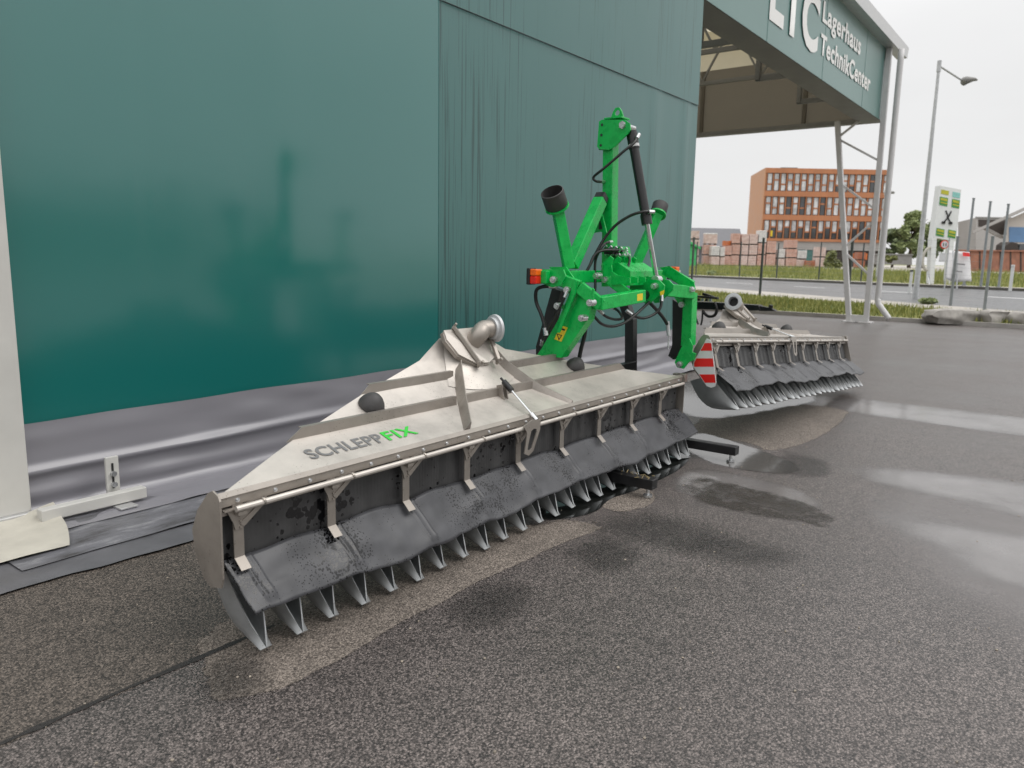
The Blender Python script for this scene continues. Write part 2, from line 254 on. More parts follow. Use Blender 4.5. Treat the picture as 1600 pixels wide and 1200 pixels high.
def soil():
    m, t, b = new_mat('meadow_soil'); g = N(t, 'ShaderNodeNewGeometry')
    n = N(t, 'ShaderNodeTexNoise', Scale=0.9, Detail=8.0, Roughness=0.7); t.links.new(g.outputs['Position'], n.inputs['Vector'])
    rp = ramp(t, [(0.3, (0.09, 0.11, 0.02)), (0.5, (0.18, 0.20, 0.05)), (0.7, (0.30, 0.28, 0.11))]); t.links.new(n.outputs[0], rp.inputs[0]); t.links.new(rp.outputs[0], b.inputs['Base Color'])
    b.inputs['Roughness'].default_value = 0.9
soil()
# ------------------------------------------------------------------ mesh helpers
def bbox(bm, c, s, bev=0.0, rot=None):
    """box with centre c, size s"""
    r = bmesh.ops.create_cube(bm, size=1.0)
    vs_ = r['verts']; M = Matrix.Diagonal((*s, 1))
    if rot is not None: M = rot.to_4x4() @ M
    M = Matrix.Translation(c) @ M
    bmesh.ops.transform(bm, matrix=M, verts=vs_)
    if bev:
        es = list({e for v in vs_ for e in v.link_edges})
        bmesh.ops.bevel(bm, geom=es, offset=bev, segments=2, affect='EDGES', profile=0.5)
def box2(bm, a, b, bev=0.0):
    a = Vector(a); b = Vector(b); bbox(bm, (a+b)/2, [abs(x) for x in (b-a)], bev)
def frame_of(d, upv=Vector((0, 0, 1))):
    d = d.normalized(); s = upv.cross(d)
    if s.length < 1e-4: s = Vector((1, 0, 0)).cross(d)
    s.normalize(); u = d.cross(s)
    return Matrix((s, d, u)).transposed()     # columns: side, dir, up
def beam(bm, p, q, w, h, bev=0.004, upv=Vector((0, 0, 1))):
    p = Vector(p); q = Vector(q); bbox(bm, (p+q)/2, (w, (q-p).length, h), bev, frame_of(q-p, upv))
def cyl(bm, p, q, r, seg=16, r2=None):
    p = Vector(p); q = Vector(q); d = q-p
    res = bmesh.ops.create_cone(bm, cap_ends=True, segments=seg, radius1=r, radius2=r if r2 is None else r2, depth=d.length)
    M = Matrix.Translation((p+q)/2) @ d.to_track_quat('Z', 'Y').to_matrix().to_4x4()
    bmesh.ops.transform(bm, matrix=M, verts=res['verts'])
def smooth_path(pts, n=6):
    pts = [Vector(p) for p in pts]; out = []
    for i in range(len(pts)-1):
        p0 = pts[max(i-1, 0)]; p1 = pts[i]; p2 = pts[i+1]; p3 = pts[min(i+2, len(pts)-1)]
        for k in range(n):
            t = k/n
            out.append(0.5*((2*p1)+(p2-p0)*t+(2*p0-5*p1+4*p2-p3)*t*t+(3*p1-p0-3*p2+p3)*t**3))
    out.append(pts[-1]); return out
def tube(bm, pts, r, seg=8, caps=True):
    pts = [Vector(p) for p in pts]; rings = []; prev = None
    for i, p in enumerate(pts):
        d = (pts[min(i+1, len(pts)-1)]-pts[max(i-1, 0)]).normalized()
        if prev is None: s = d.orthogonal().normalized()
        else:
            s = prev - d*prev.dot(d); s.normalize()
        prev = s; u = d.cross(s); rr = r[i] if isinstance(r, (list, tuple)) else r
        rings.append([bm.verts.new(p + (s*math.cos(a)+u*math.sin(a))*rr) for a in [2*math.pi*k/seg for k in range(seg)]])
    for a, b in zip(rings, rings[1:]):
        for k in range(seg): bm.faces.new((a[k], a[(k+1) % seg], b[(k+1) % seg], b[k]))
    if caps: bm.faces.new(rings[0][::-1]); bm.faces.new(rings[-1])
def prism(bm, pts, off):
    """polygon pts (world) extruded by vector off"""
    off = Vector(off); a = [bm.verts.new(Vector(p)) for p in pts]; b = [bm.verts.new(Vector(p)+off) for p in pts]; n = len(a)
    bm.faces.new(a); bm.faces.new(b[::-1])
    for i in range(n): bm.faces.new((a[(i+1) % n], a[i], b[i], b[(i+1) % n]))
def grid(bm, nu, nv, fn):
    vs_ = [[bm.verts.new(fn(i/nu, j/nv)) for j in range(nv+1)] for i in range(nu+1)]
    for i in range(nu):
        for j in range(nv): bm.faces.new((vs_[i][j], vs_[i+1][j], vs_[i+1][j+1], vs_[i][j+1]))
    return vs_
def world_of(o):
    m = Matrix.Translation(o.location) @ o.rotation_euler.to_matrix().to_4x4()
    return (world_of(o.parent) @ o.matrix_parent_inverse @ m) if o.parent else m
def obj(name, bm, m, parent=None, smooth=False, local=False, recalc=True):
    me = bpy.data.meshes.new(name)
    if recalc: bmesh.ops.recalc_face_normals(bm, faces=bm.faces[:])
    bm.to_mesh(me); bm.free()
    if smooth:
        for p in me.polygons: p.use_smooth = True
    return link(name, me, m, parent, local)
def link(name, me, m, parent=None, local=False):
    if m and not me.materials: me.materials.append(MATS[m])
    o = bpy.data.objects.new(name, me); col.objects.link(o)
    if parent:
        o.parent = parent
        if not local: o.matrix_parent_inverse = world_of(parent).inverted()
    return o
def autosmooth(o, ang=35):
    me = o.data
    for p in me.polygons: p.use_smooth = True
    me.set_sharp_from_angle(angle=R(ang))
    return o
def tag(o, label=None, cat=None, group=None, kind=None):
    if label: o['label'] = label
    if cat: o['category'] = cat
    if group: o['group'] = group
    if kind: o['kind'] = kind
    return o
def thing(name, label, cat, loc=(0, 0, 0), group=None):
    o = bpy.data.objects.new(name, None); col.objects.link(o); o.location = loc; o.empty_display_size = 0.2
    return tag(o, label, cat, group)
def part(name, fn, m, parent=None, smooth=False, auto=False, local=False):
    bm = bmesh.new(); fn(bm); o = obj(name, bm, m, parent, smooth, local)
    if auto: autosmooth(o)
    return o
def text_mesh(s, size, offset=0.0, spacing=1.06, extrude=0.0):
    c = bpy.data.curves.new('txt', 'FONT'); c.body = s; c.size = size; c.offset = offset; c.space_character = spacing; c.extrude = extrude; c.resolution_u = 4
    o = bpy.data.objects.new('txt', c); col.objects.link(o)
    dg = bpy.context.evaluated_depsgraph_get(); me = bpy.data.meshes.new_from_object(o.evaluated_get(dg))
    bpy.data.objects.remove(o); return me
def text_fit(s, x0, x1, cap, bold):
    """mesh of text scaled so it spans x0..x1 and its cap height is cap"""
    me = text_mesh(s, 1.0, bold); xs = [v.co.x for v in me.vertices]; ref = text_mesh('H', 1.0, bold); ys = [v.co.y for v in ref.vertices]
    sx = (x1-x0)/(max(xs)-min(xs)); sy = cap/(max(ys)-min(ys)); mnx = min(xs); y0 = min(ys)
    for v in me.vertices: v.co = Vector((x0+(v.co.x-mnx)*sx, (v.co.y-y0)*sy, 0))
    return me
# ================================================================== SETTING
ground = part('ground', lambda bm: grid(bm, 1, 1, lambda u, v: Vector((-1500+3000*u, -1500+3000*v, -0.6))), 'meadow_soil'); tag(ground, kind='structure')
yard = part('yard_asphalt', lambda bm: box2(bm, (-40, -60, -0.25), (24.0, 60, 0.0)), 'asphalt'); tag(yard, kind='structure')
# terrain behind the yard: rows from the yard kerb across verge, road and bank
rows = [([(24.16, 60), (24.16, 12), (24.16, 1.4), (24.16, -60)], 0.10),
        ([(40, 60), (29, 13.6), (25.2, 1.4), (25.0, -60)], 0.14),
        ([(45, 60), (34.6, 15.2), (26.2, 1.45), (25.6, -60)], 0.20),
        ([(50, 60), (38.8, 16.9), (27.7, 1.46), (26.6, -60)], 0.27),
        ([(72, 60), (52.5, 23.2), (44.5, 2.4), (40, -60)], 0.43),
        ([(74, 60), (54, 23.8), (45.8, 2.4), (41.5, -60)], 0.55),
        ([(85, 60), (69, 29), (58, 2), (55, -60)], 1.12),
        ([(420, 420), (420, 200), (420, 0), (420, -400)], 1.15),
        ([(1500, 1500), (1500, 700), (1500, 0), (1500, -1500)], 1.15)]
def strip(name, a, b, m, dz=0.0, kind='structure', n=24):
    pa, za = a; pb, zb = b
    A = smooth_lin(pa, n); B = smooth_lin(pb, n)
    def f(bm):
        va = [bm.verts.new((p[0], p[1], za+dz)) for p in A]; vb = [bm.verts.new((p[0], p[1], zb+dz)) for p in B]
        for i in range(n): bm.faces.new((va[i], va[i+1], vb[i+1], vb[i]))
    o = part(name, f, m); tag(o, kind=kind); return o
def smooth_lin(pts, n):
    out = []
    for k in range(n+1):
        t = k/n*(len(pts)-1); i = min(int(t), len(pts)-2); f = t-i
        out.append((pts[i][0]*(1-f)+pts[i+1][0]*f, pts[i][1]*(1-f)+pts[i+1][1]*f))
    return out
strip('verge', rows[0], rows[2], 'meadow_soil'); strip('footpath', rows[2], rows[3], 'pave'); strip('road', rows[3], rows[4], 'road_asphalt')
def lerp_rows(a, b, t): return ([(p[0]*(1-t)+q[0]*t, p[1]*(1-t)+q[1]*t) for p, q in zip(a[0], b[0])], a[1]*(1-t)+b[1]*t)
def kerbfn(bm):
    A = smooth_lin(rows[4][0], 24); B = smooth_lin(rows[5][0], 24)
    for (z0a, z0b) in [(0, 0)]:
        a0 = [bm.verts.new((p[0], p[1], 0.43)) for p in A]; a1 = [bm.verts.new((p[0]+0.02, p[1], 0.57)) for p in A]; b1 = [bm.verts.new((p[0], p[1], 0.57)) for p in B]
        for i in range(24): bm.faces.new((a1[i], a1[i+1], b1[i+1], b1[i]))
kerb = part('road_kerb', kerbfn, 'pave'); tag(kerb, kind='structure')
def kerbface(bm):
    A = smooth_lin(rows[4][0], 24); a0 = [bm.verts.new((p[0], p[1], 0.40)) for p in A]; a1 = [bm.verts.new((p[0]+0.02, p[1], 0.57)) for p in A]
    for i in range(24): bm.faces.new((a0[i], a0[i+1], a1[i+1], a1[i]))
tag(part('kerb_face', kerbface, 'kerb_shade'), kind='structure')  # shadow line under the kerb, put into the face as a dark colour
strip('bank', rows[5], rows[6], 'meadow_soil'); strip('storage_yard', rows[6], rows[7], 'pave', n=12); strip('far_field', rows[7], rows[8], 'meadow_soil', n=6)
# yard edge kerb
yk = part('yard_kerb', lambda bm: box2(bm, (24.0, -60, -0.2), (24.16, 60, 0.11)), 'concrete'); tag(yk, kind='structure')
# road dashes
for k, (t0, t1) in enumerate([(0.30, 0.335), (0.385, 0.42), (0.47, 0.505), (0.555, 0.59), (0.64, 0.675)]):
    mid0 = lerp_rows(rows[3], rows[4], 0.50); mid1 = lerp_rows(rows[3], rows[4], 0.52)
    def f(bm, t0=t0, t1=t1):
        def at(row, t):
            q = smooth_lin(row[0], 300)[int(t*300)]; return Vector((q[0], q[1], row[1]+0.006))
        a, b, c, d = at(mid0, t0), at(mid0, t1), at(mid1, t1), at(mid1, t0)
        bm.faces.new([bm.verts.new(p) for p in (a, b, c, d)])
    tag(part('road_marking', f, 'road_paint'), kind='structure')
# ---- blotches on the asphalt
def blotch(name, pts, m, z, fade=0.25, label=None):
    """soft-edged sheet: outline in ground metres, attribute edge = 0 at the rim, 1 a little inside"""
    z *= 0.2
    pts = [Vector((p[0], p[1], 0)) for p in pts]; dense = smooth_path(pts+[pts[0]], 5)[:-1]; c = sum(dense, Vector())/len(dense); dense = [p+(p-c).normalized()*0.05 for p in dense]
    # keep the outline star-shaped about its centre so that no two faces overlap
    ar = sum(a.x*b.y-b.x*a.y for a, b in zip([p-c for p in dense], [p-c for p in dense[1:]+dense[:1]])); sg = 1 if ar > 0 else -1
    i0 = max(range(len(dense)), key=lambda i: -(dense[i]-c).length); dense = dense[i0:]+dense[:i0]; keep = [dense[0]]; acc = 0.0
    for p in dense[1:]:
        a, b = keep[-1]-c, p-c; da = sg*math.atan2(a.x*b.y-a.y*b.x, a.x*b.x+a.y*b.y)
        if da > 0.004 and acc+da < 2*math.pi-0.004: keep.append(p); acc += da
    dense = keep
    rings = [0.0, 0.05, 0.10, 0.17, 0.26, 0.45, 0.7]; verts = []; faces = []; vals = []; n = len(dense)
    for r in rings:
        for p in dense: q = p+(c-p)*r; verts.append((q.x, q.y, z)); vals.append(min(1.0, r/fade))
    verts.append((c.x, c.y, z)); vals.append(1.0)
    for a in range(len(rings)-1):
        for i in range(n): faces.append((a*n+i, a*n+(i+1) % n, (a+1)*n+(i+1) % n, (a+1)*n+i))
    L = (len(rings)-1)*n
    for i in range(n): faces.append((L+i, L+(i+1) % n, len(verts)-1))
    me = bpy.data.meshes.new(name); me.from_pydata(verts, [], faces)
    at = me.attributes.new('edge', 'FLOAT', 'POINT')
    for i, v in enumerate(vals): at.data[i].value = v
    o = link(name, me, m); tag(o, kind='structure'); return o
def pxs(*pp): return [PZ(a, b) .to_2d() for a, b in pp]
blotch('asphalt_patch', [(-8, 2.69), (-2, 2.70), (2, 2.69), (6, 2.7), (6.2, 3.4), (5.5, 4.4), (0, 4.6), (-8, 5)], 'asphalt_old', 0.003, 0.06)
blotch('dry_patch', [(1.42, 2.36), (1.58, 2.26), (1.8, 2.24), (2.05, 2.26), (2.35, 2.30), (2.7, 2.31), (3.1, 2.27), (3.5, 2.25), (3.95, 2.2), (3.9, 2.42), (3.6, 2.6), (3, 2.9), (2.3, 2.95), (1.7, 2.85), (1.5, 2.6)], 'asphalt_dry', 0.006, 0.14)
blotch('dry_patch', pxs((1080, 668), (1130, 640), (1210, 632), (1300, 634), (1325, 645), (1300, 668), (1255, 692), (1205, 704), (1160, 690), (1110, 690)), 'asphalt_dry', 0.006, 0.14)
blotch('dry_patch', pxs((935, 770), (960, 760), (1010, 765), (1010, 785), (975, 797), (945, 790)), 'asphalt_dry', 0.006, 0.2)
blotch('damp_patch', pxs((300, 1080), (330, 1020), (400, 1010), (430, 1050), (400, 1100), (330, 1110)), 'asphalt_damp', 0.009, 0.6)
blotch('damp_patch', pxs((680, 950), (740, 905), (830, 900), (850, 940), (780, 990), (700, 990)), 'asphalt_damp', 0.009, 0.6)
blotch('damp_patch', pxs((860, 860), (940, 830), (1010, 850), (1000, 890), (920, 905)), 'asphalt_damp', 0.009, 0.6)
blotch('damp_patch', pxs((860, 820), (980, 790), (1120, 810), (1200, 850), (1100, 880), (960, 850)), 'asphalt_damp', 0.0085, 0.6)
blotch('damp_patch', pxs((1020, 850), (1100, 830), (1220, 850), (1290, 870), (1220, 895), (1100, 885)), 'asphalt_damp', 0.009, 0.6)
scene.cycles.transparent_max_bounces = 32
blotch('damp_patch', pxs((1220, 700), (1290, 715), (1305, 745), (1250, 750), (1210, 735)), 'asphalt_damp', 0.016, 0.5)
# puddles: water runs off across the yard, away from the hall
blotch('puddle', [(9.75, -3), (9.8, -1), (9.85, 0.5), (9.9, 1.5), (9.85, 2.4), (9.5, 2.9), (9.0, 2.8), (8.75, 2.2), (8.65, 1.2), (8.6, 0), (8.5, -1), (8.5, -3)], 'film_water', 0.0065, 0.3)
blotch('puddle', [(9.95, 2.6), (9.9, 3.6), (9.3, 4.5), (8.2, 4.3), (7.6, 3.7), (7.35, 3.1), (7.7, 2.8), (8.5, 2.6), (9.3, 2.4)], 'puddle_water', 0.0078, 0.2)
blotch('wet_sheen', [(7.6, -3), (7.4, 0), (7.0, 1.2), (6.0, 1.5), (5.0, 1.3), (4.2, 0.9), (3.5, 0.4), (2.8, -0.6), (2.4, -3)], 'sheen_water', 0.0085, 0.5)
blotch('puddle', [(6.95, -3), (6.9, 0), (6.75, 0.9), (6.45, 1.55), (6.05, 1.45), (5.85, 0.7), (5.7, 0), (5.6, -3)], 'film_water', 0.010, 0.35)
blotch('puddle', [(5.6, -3), (5.62, 0), (5.62, 0.7), (5.5, 1.15), (5.2, 1.2), (4.9, 0.95), (4.5, 0.6), (4.25, 0.0), (3.6, -0.8), (3.2, -3)], 'film_water', 0.011, 0.5)
blotch('puddle', pxs((1062, 690), (1090, 675), (1150, 692), (1210, 712), (1245, 728), (1230, 740), (1160, 735), (1090, 715)), 'puddle_water', 0.012, 0.2)
blotch('puddle', pxs((1040, 745), (1080, 730), (1160, 742), (1240, 762), (1285, 782), (1290, 800), (1250, 806), (1200, 796), (1120, 782), (1050, 770)), 'film_water', 0.0125, 0.3)
blotch('mud_patch', pxs((1050, 757), (1085, 742), (1140, 755), (1200, 770), (1255, 786), (1295, 800), (1318, 814), (1292, 826), (1240, 814), (1150, 800), (1080, 780)), 'wet_mud', 0.014, 0.3)
blotch('puddle', pxs((835, 815), (850, 790), (900, 765), (980, 735), (1060, 700), (1080, 720), (1030, 750), (960, 775), (930, 800), (880, 812)), 'dark_water', 0.010, 0.2)
# tar joint along the yard
def seam(bm):
    n = 260; a = []; b = []
    for i in range(n+1):
        x = -3+4.9*i/n; w = 0.009+0.012*noise.noise((x*2.2, 3, 0))+0.010*noise.noise((x*14, 7, 1)); c = 2.685+0.012*noise.noise((x*1.4, 0, 5))
        a.append(bm.verts.new((x, c-max(0.004, w), 0.0028))); b.append(bm.verts.new((x, c+max(0.004, w)+0.006, 0.0028)))
    for i in range(n): bm.faces.new((a[i], a[i+1], b[i+1], b[i]))
mat('tar', (0.016, 0.014, 0.013), 0.6, var=0.6, scale=60, space='World', bump=0.6, bscale=120)
tag(part('tar_joint', seam, 'tar'), kind='structure')
# loose grit on the yard
def grit(bm):
    for k in range(260):
        x = random.uniform(0.6, 7); y = random.uniform(-0.6, 3.6); s = random.uniform(0.002, 0.006)
        r = bmesh.ops.create_icosphere(bm, subdivisions=1, radius=s); bmesh.ops.transform(bm, matrix=Matrix.Translation((x, y, s*0.5)) @ Matrix.Rotation(random.random()*6, 4, 'Z') @ Matrix.Diagonal((random.uniform(0.7, 1.5), 1, 0.7, 1)), verts=r['verts'])
mat('grit_stone', (0.30, 0.26, 0.21), 0.8, var=0.5, scale=4, space='World')
tag(part('loose_grit', grit, 'grit_stone'), 'fine loose grit scattered over the asphalt yard', 'grit', kind='stuff')
# ================================================================== HALL
W = 5.0
hall = thing('tarpaulin_hall', 'green tarpaulin storage hall with grey skirt and white door post', 'building', (6.5, W, 0))
def wavy(x, z): return 0.012*noise.noise((x*0.35+1, z*0.3, 1))+0.003*noise.noise((x*1.3, z*0.8, 4))
part('wall_panel', lambda bm: grid(bm, 60, 50, lambda u, v: Vector((1.815+3.70*u, W+wavy(1.8+3.7*u, 0.56+6.6*v)+0.004*math.exp(-((u-0.24)/0.02)**2)-0.005*math.exp(-((u-0.52)/0.05)**2), 0.56+6.6*v))), 'tarp_green', hall, smooth=True)
part('wall_panel', lambda bm: grid(bm, 70, 30, lambda u, v: Vector((5.50+5.72*u, W-0.003+wavy(5.5+5.72*u, 0.56+3.335*v)-0.010*math.exp(-((u-0.76)/0.03)**2)-0.012*math.exp(-((u-0.93)/0.02)**2), 0.56+3.335*v))), 'tarp_green_streaked', hall, smooth=True)
part('wall_panel', lambda bm: grid(bm, 70, 30, lambda u, v: Vector((5.50+5.72*u, W-0.009+wavy(5.5+5.72*u, 3.88+3.3*v), 3.88+3.3*v))), 'tarp_green_streaked', hall, smooth=True)
part('wall_seam', lambda bm: box2(bm, (5.53, W-0.026, 3.875), (11.21, W-0.018, 3.880)), 'label_black', hall)
part('end_wall', lambda bm: box2(bm, (11.12, W+0.02, 0.0), (11.21, 25, 7.2)), 'fascia_green', hall)
part('back_wall', lambda bm: box2(bm, (-12, 24.9, 0.0), (11.1, 25, 7.2)), 'fascia_green', hall)
def skirt(bm):
    nu, nv = 220, 70
    def f(u, v):
        x = 1.80+9.35*u; s = v*1.0
        sag = 0.02*noise.noise((x*1.3, 2, 0))
        if s < 0.55: z = 0.575-s; out = 0.0
        else: z = 0.024; out = (s-0.55)
        zr = 0.27+0.035*noise.noise((x*0.45, 0, 2))+0.008*(x-1.8); amp = 0.055*max(0.15, 0.75+0.9*noise.noise((x*0.6, 5, 0)))
        off = 0.02*max(0, min(1, (0.57-z)/0.25))
        d = (z-zr)/0.05
        off += amp*(max(0, 1-abs(d)) if d > 0 else max(0, 1-abs(d)/0.75))
        off += 0.03*math.exp(-((z-0.13)/0.05)**2)*(0.6+noise.noise((x*0.9, 9, 0)))+0.012*noise.noise((x*2.2, z*7, 3))*min(1, (0.575-z)/0.1)
        if z < 0.10: off += 0.10*(1-z/0.10)**2
        if s > 0.55: z = 0.024+0.012*max(0, noise.noise((x*4, s*9, 8))); off += out*0.85
        if s < 0.1: z += sag*(1-s/0.1)*0.7
        return Vector((x, W-0.012-off, z))
    grid(bm, nu, nv, f)
part('skirt', skirt, 'tarp_grey', hall, smooth=True)
def dirty():
    m, t, b = new_mat('tarp_dirty'); g = N(t, 'ShaderNodeNewGeometry')
    mp_ = N(t, 'ShaderNodeMapping'); mp_.inputs['Scale'].default_value = (1.0, 3.0, 1.0); t.links.new(g.outputs['Position'], mp_.inputs[0])
    n = N(t, 'ShaderNodeTexNoise', Scale=2.2, Detail=9.0, Roughness=0.68); t.links.new(mp_.outputs[0], n.inputs['Vector'])
    rp = ramp(t, [(0.36, (0.035, 0.033, 0.032)), (0.47, (0.12, 0.12, 0.13)), (0.56, (0.15, 0.15, 0.165)), (0.68, (0.30, 0.30, 0.31))]); t.links.new(n.outputs[0], rp.inputs[0]); t.links.new(rp.outputs[0], b.inputs['Base Color'])
    b.inputs['Roughness'].default_value = 0.35
    bp = N(t, 'ShaderNodeBump', Strength=0.3, Distance=0.02); t.links.new(n.outputs[0], bp.inputs['Height']); t.links.new(bp.outputs[0], b.inputs['Normal'])
dirty()
part('skirt_ground_strip', lambda bm: grid(bm, 110, 10, lambda u, v: Vector((1.0+6.6*u, 3.88+0.05*noise.noise((u*9, 0, 0))+0.02*noise.noise((u*40, 0, 3))+0.5*v, 0.012+0.006*max(0, noise.noise((u*22, v*3, 2)))))), 'tarp_ground', hall, smooth=True)
part('skirt_ground_strip', lambda bm: grid(bm, 110, 10, lambda u, v: Vector((1.45+6.2*u, 4.10+0.03*noise.noise((u*7, 0, 5))+0.75*v, 0.018+0.014*max(0, noise.noise((u*18, v*3, 7))+0.1)))), 'tarp_dirty', hall, smooth=True)
# white door post and its foot
part('door_post', lambda bm: box2(bm, (0.2, 4.86, 0.07), (1.80, 5.06, 7.1), 0.01), 'white_paint', hall)
part('door_rail', lambda bm: box2(bm, (0.2, 4.83, 0.035), (1.79, 4.88, 0.075), 0.006), 'alu', hall)
def flap(bm):
    def f(u, v):
        x = 0.55+(1.36-0.02*v-0.10*v*v)*u-0.05*v; y = 4.84-0.56*v-0.03*u*v
        z = 0.02*(1-v)**1.5+0.03+0.012*noise.noise((x*4, y*5, 0))+0.012*math.sin(v*9+u*2)*(1-v)
        if u > 0.85: z += (u-0.85)*0.25*(1-v)
        return Vector((x, y, z))
    grid(bm, 24, 16, f)
part('door_flap', flap, 'cream_tarp', hall, smooth=True)
part('tension_bar', lambda bm: box2(bm, (1.78, 4.68, 0.045), (2.40, 4.75, 0.115), 0.006), 'white_paint', hall)
cl = part('clamp_plate', lambda bm: box2(bm, (2.195, 4.765, 0.05), (2.275, 4.785, 0.33), 0.003), 'white_paint', hall)
part('slot', lambda bm: box2(bm, (2.228, 4.760, 0.13), (2.240, 4.7655, 0.29)), 'label_black', cl)
for z in (0.155, 0.225): part('bolt', lambda bm: cyl(bm, (2.234, 4.764, z), (2.234, 4.742, z), 0.017, 12), 'zinc', cl)
part('clamp_foot', lambda bm: box2(bm, (2.19, 4.60, 0.028), (2.30, 4.70, 0.040), 0.003), 'alu', cl)
# ================================================================== CANOPY
can = thing('drive_through_canopy', 'green drive-through canopy with white lettering on lattice column beside hall', 'canopy', (17.2, W, 0))
xs = [11.24, 13.9, 17.3, 20.74, 23.27]
for a, b in zip(xs, xs[1:]):
    part('fascia_panel', lambda bm: grid(bm, 16, 10, lambda u, v: Vector((a+(b-a)*u, W-0.02+0.012*math.sin(math.pi*u)*math.sin(math.pi*v), 5.37+1.78*v))), 'fascia_green', can, smooth=True)
    part('fascia_seam', lambda bm: box2(bm, (b-0.014, W-0.0245, 5.37), (b+0.014, W-0.02, 7.15)), 'fascia_green', can)
part('soffit', lambda bm: box2(bm, (11.24, W, 5.375), (23.25, 5.55, 5.40)), 'truss_grey', can)
part('fascia_lining', lambda bm: prism(bm, [(11.24, 5.54, 5.40), (11.24, 5.56, 5.40), (11.24, 5.56, 7.0), (11.24, 5.54, 7.0)], (12.0, 0, 0)), 'truss_grey', can)
part('gutter', lambda bm: prism(bm, [(11.0, 4.72, 7.15), (11.0, 4.98, 7.15), (11.0, 4.98, 7.42), (11.0, 4.70, 7.42)], (13.1, 0, 0)), 'alu', can)
for ya, za, yb2, zb2 in ((4.75, 7.44, 12, 8.95), (12, 8.95, 19.2, 7.44)): part('roof', lambda bm: grid(bm, 8, 6, lambda u, v: Vector((11.0+13.1*u, ya+(yb2-ya)*v, za+(zb2-za)*v-0.06*math.sin(math.pi*v)))), 'canopy_cream', can, smooth=True)
part('end_fascia', lambda bm: grid(bm, 14, 4, lambda u, v: Vector((23.27, 5.02+13.98*u, 5.37+1.95*v))), 'canopy_dark', can)
part('gable_panel', lambda bm: bm.faces.new([bm.verts.new(p) for p in ((23.29, 5.02, 7.32), (23.29, 19, 7.32), (23.29, 12, 8.88))]) and None, 'canopy_cream', can)
for yy in (7.1, 10.2, 13.4): part('fascia_rib', lambda bm: box2(bm, (23.18, yy-0.05, 5.4), (23.265, yy+0.05, 7.3)), 'canopy_dark', can)
part('end_beam', lambda bm: box2(bm, (23.1, 5.56, 5.38), (23.262, 19, 5.50)), 'truss_grey', can)
part('back_fascia', lambda bm: box2(bm, (11.24, 19.0, 5.37), (23.25, 19.06, 7.4)), 'canopy_dark', can)
for tx in (14.4, 17.6, 20.6):
    t = part('roof_truss', lambda bm: (beam(bm, (tx, 5.6, 6.35), (tx, 18.9, 6.35), 0.10, 0.10), beam(bm, (tx, 5.6, 7.2), (tx, 12, 8.55), 0.09, 0.09), beam(bm, (tx, 12, 8.55), (tx, 18.9, 7.2), 0.09, 0.09)), 'truss_grey', can)
    for k in range(8):
        y0 = 5.9+k*1.6; zt = lambda y: 7.22+(1.33*(y-5.6)/6.4 if y < 12 else 1.33*(18.9-y)/6.9)
        part('web_member', lambda bm: (beam(bm, (tx, y0, 6.38), (tx, y0+0.8, zt(y0+0.8)), 0.05, 0.05, 0), beam(bm, (tx, y0+0.8, zt(y0+0.8)), (tx, y0+1.6, 6.38), 0.05, 0.05, 0)), 'truss_grey', t)
    part('hanger_frame', lambda bm: (beam(bm, (tx, 5.57, 5.62), (tx, 6.5, 5.62), 0.07, 0.12), beam(bm, (tx, 6.45, 5.58), (tx, 6.45, 6.4), 0.10, 0.14)), 'truss_grey', can)
part('purlin', lambda bm: (beam(bm, (11.3, 8.4, 7.95), (23.2, 8.4, 7.95), 0.08, 0.12), beam(bm, (11.3, 11.0, 8.45), (23.2, 11.0, 8.45), 0.08, 0.12)), 'truss_grey', can)
# lattice column
CX_ = 22.75
leg = part('column_leg', lambda bm: beam(bm, (CX_, 4.86, 0.03), (CX_, 4.90, 7.15), 0.13, 0.13, 0.01), 'column_white', can)
part('column_leg', lambda bm: beam(bm, (CX_, 5.30, 0.03), (CX_, 6.05, 5.42), 0.14, 0.13, 0.01), 'column_white', can)
def col_in(z): return 5.30+0.75*(z/5.42)
zz = [0.55, 1.55, 2.35, 3.3, 4.2, 5.2]
zb = [1.75, 2.45, 3.35, 4.25, 5.3]
br = [((4.88, 1.25), (col_in(1.72), 1.72)), ((col_in(1.95), 1.95), (4.88, 2.55)), ((col_in(3.55), 3.55), (4.88, 2.85)), ((4.88, 3.95), (col_in(4.85), 4.85)), ((col_in(4.95), 4.95), (col_in(5.3)-0.5, 5.37))]
br = [((4.88, 1.30), (col_in(1.90), 1.90)), ((col_in(2.05), 2.05), (4.88, 2.75)), ((col_in(3.75), 3.75), (4.88, 3.05)), ((4.88, 4.30), (col_in(4.95), 4.95)), ((col_in(5.0), 5.0), (5.5, 5.38))]
for a, b in br: part('brace', lambda bm: beam(bm, (CX_, a[0], a[1]), (CX_, b[0], b[1]), 0.055, 0.055, 0.004), 'column_white', can)
part('column_foot', lambda bm: (box2(bm, (CX_-0.22, 4.70, 0.0), (CX_+0.22, 5.02, 0.03)), box2(bm, (CX_-0.2, 5.12, 0.0), (CX_+0.2, 5.46, 0.03)), box2(bm, (CX_-0.06, 4.92, 0.03), (CX_+0.06, 5.26, 0.2))), 'column_white', can)
dp = smooth_path([(CX_+0.05, 4.62, 7.1), (CX_+0.05, 4.62, 5), (CX_+0.05, 4.62, 1.2), (CX_+0.05, 4.62, 0.62), (CX_+0.03, 4.50, 0.42), (CX_-0.0, 4.28, 0.14)], 5)
part('downpipe', lambda bm: tube(bm, dp, 0.075, 14), 'column_white', can, smooth=True)
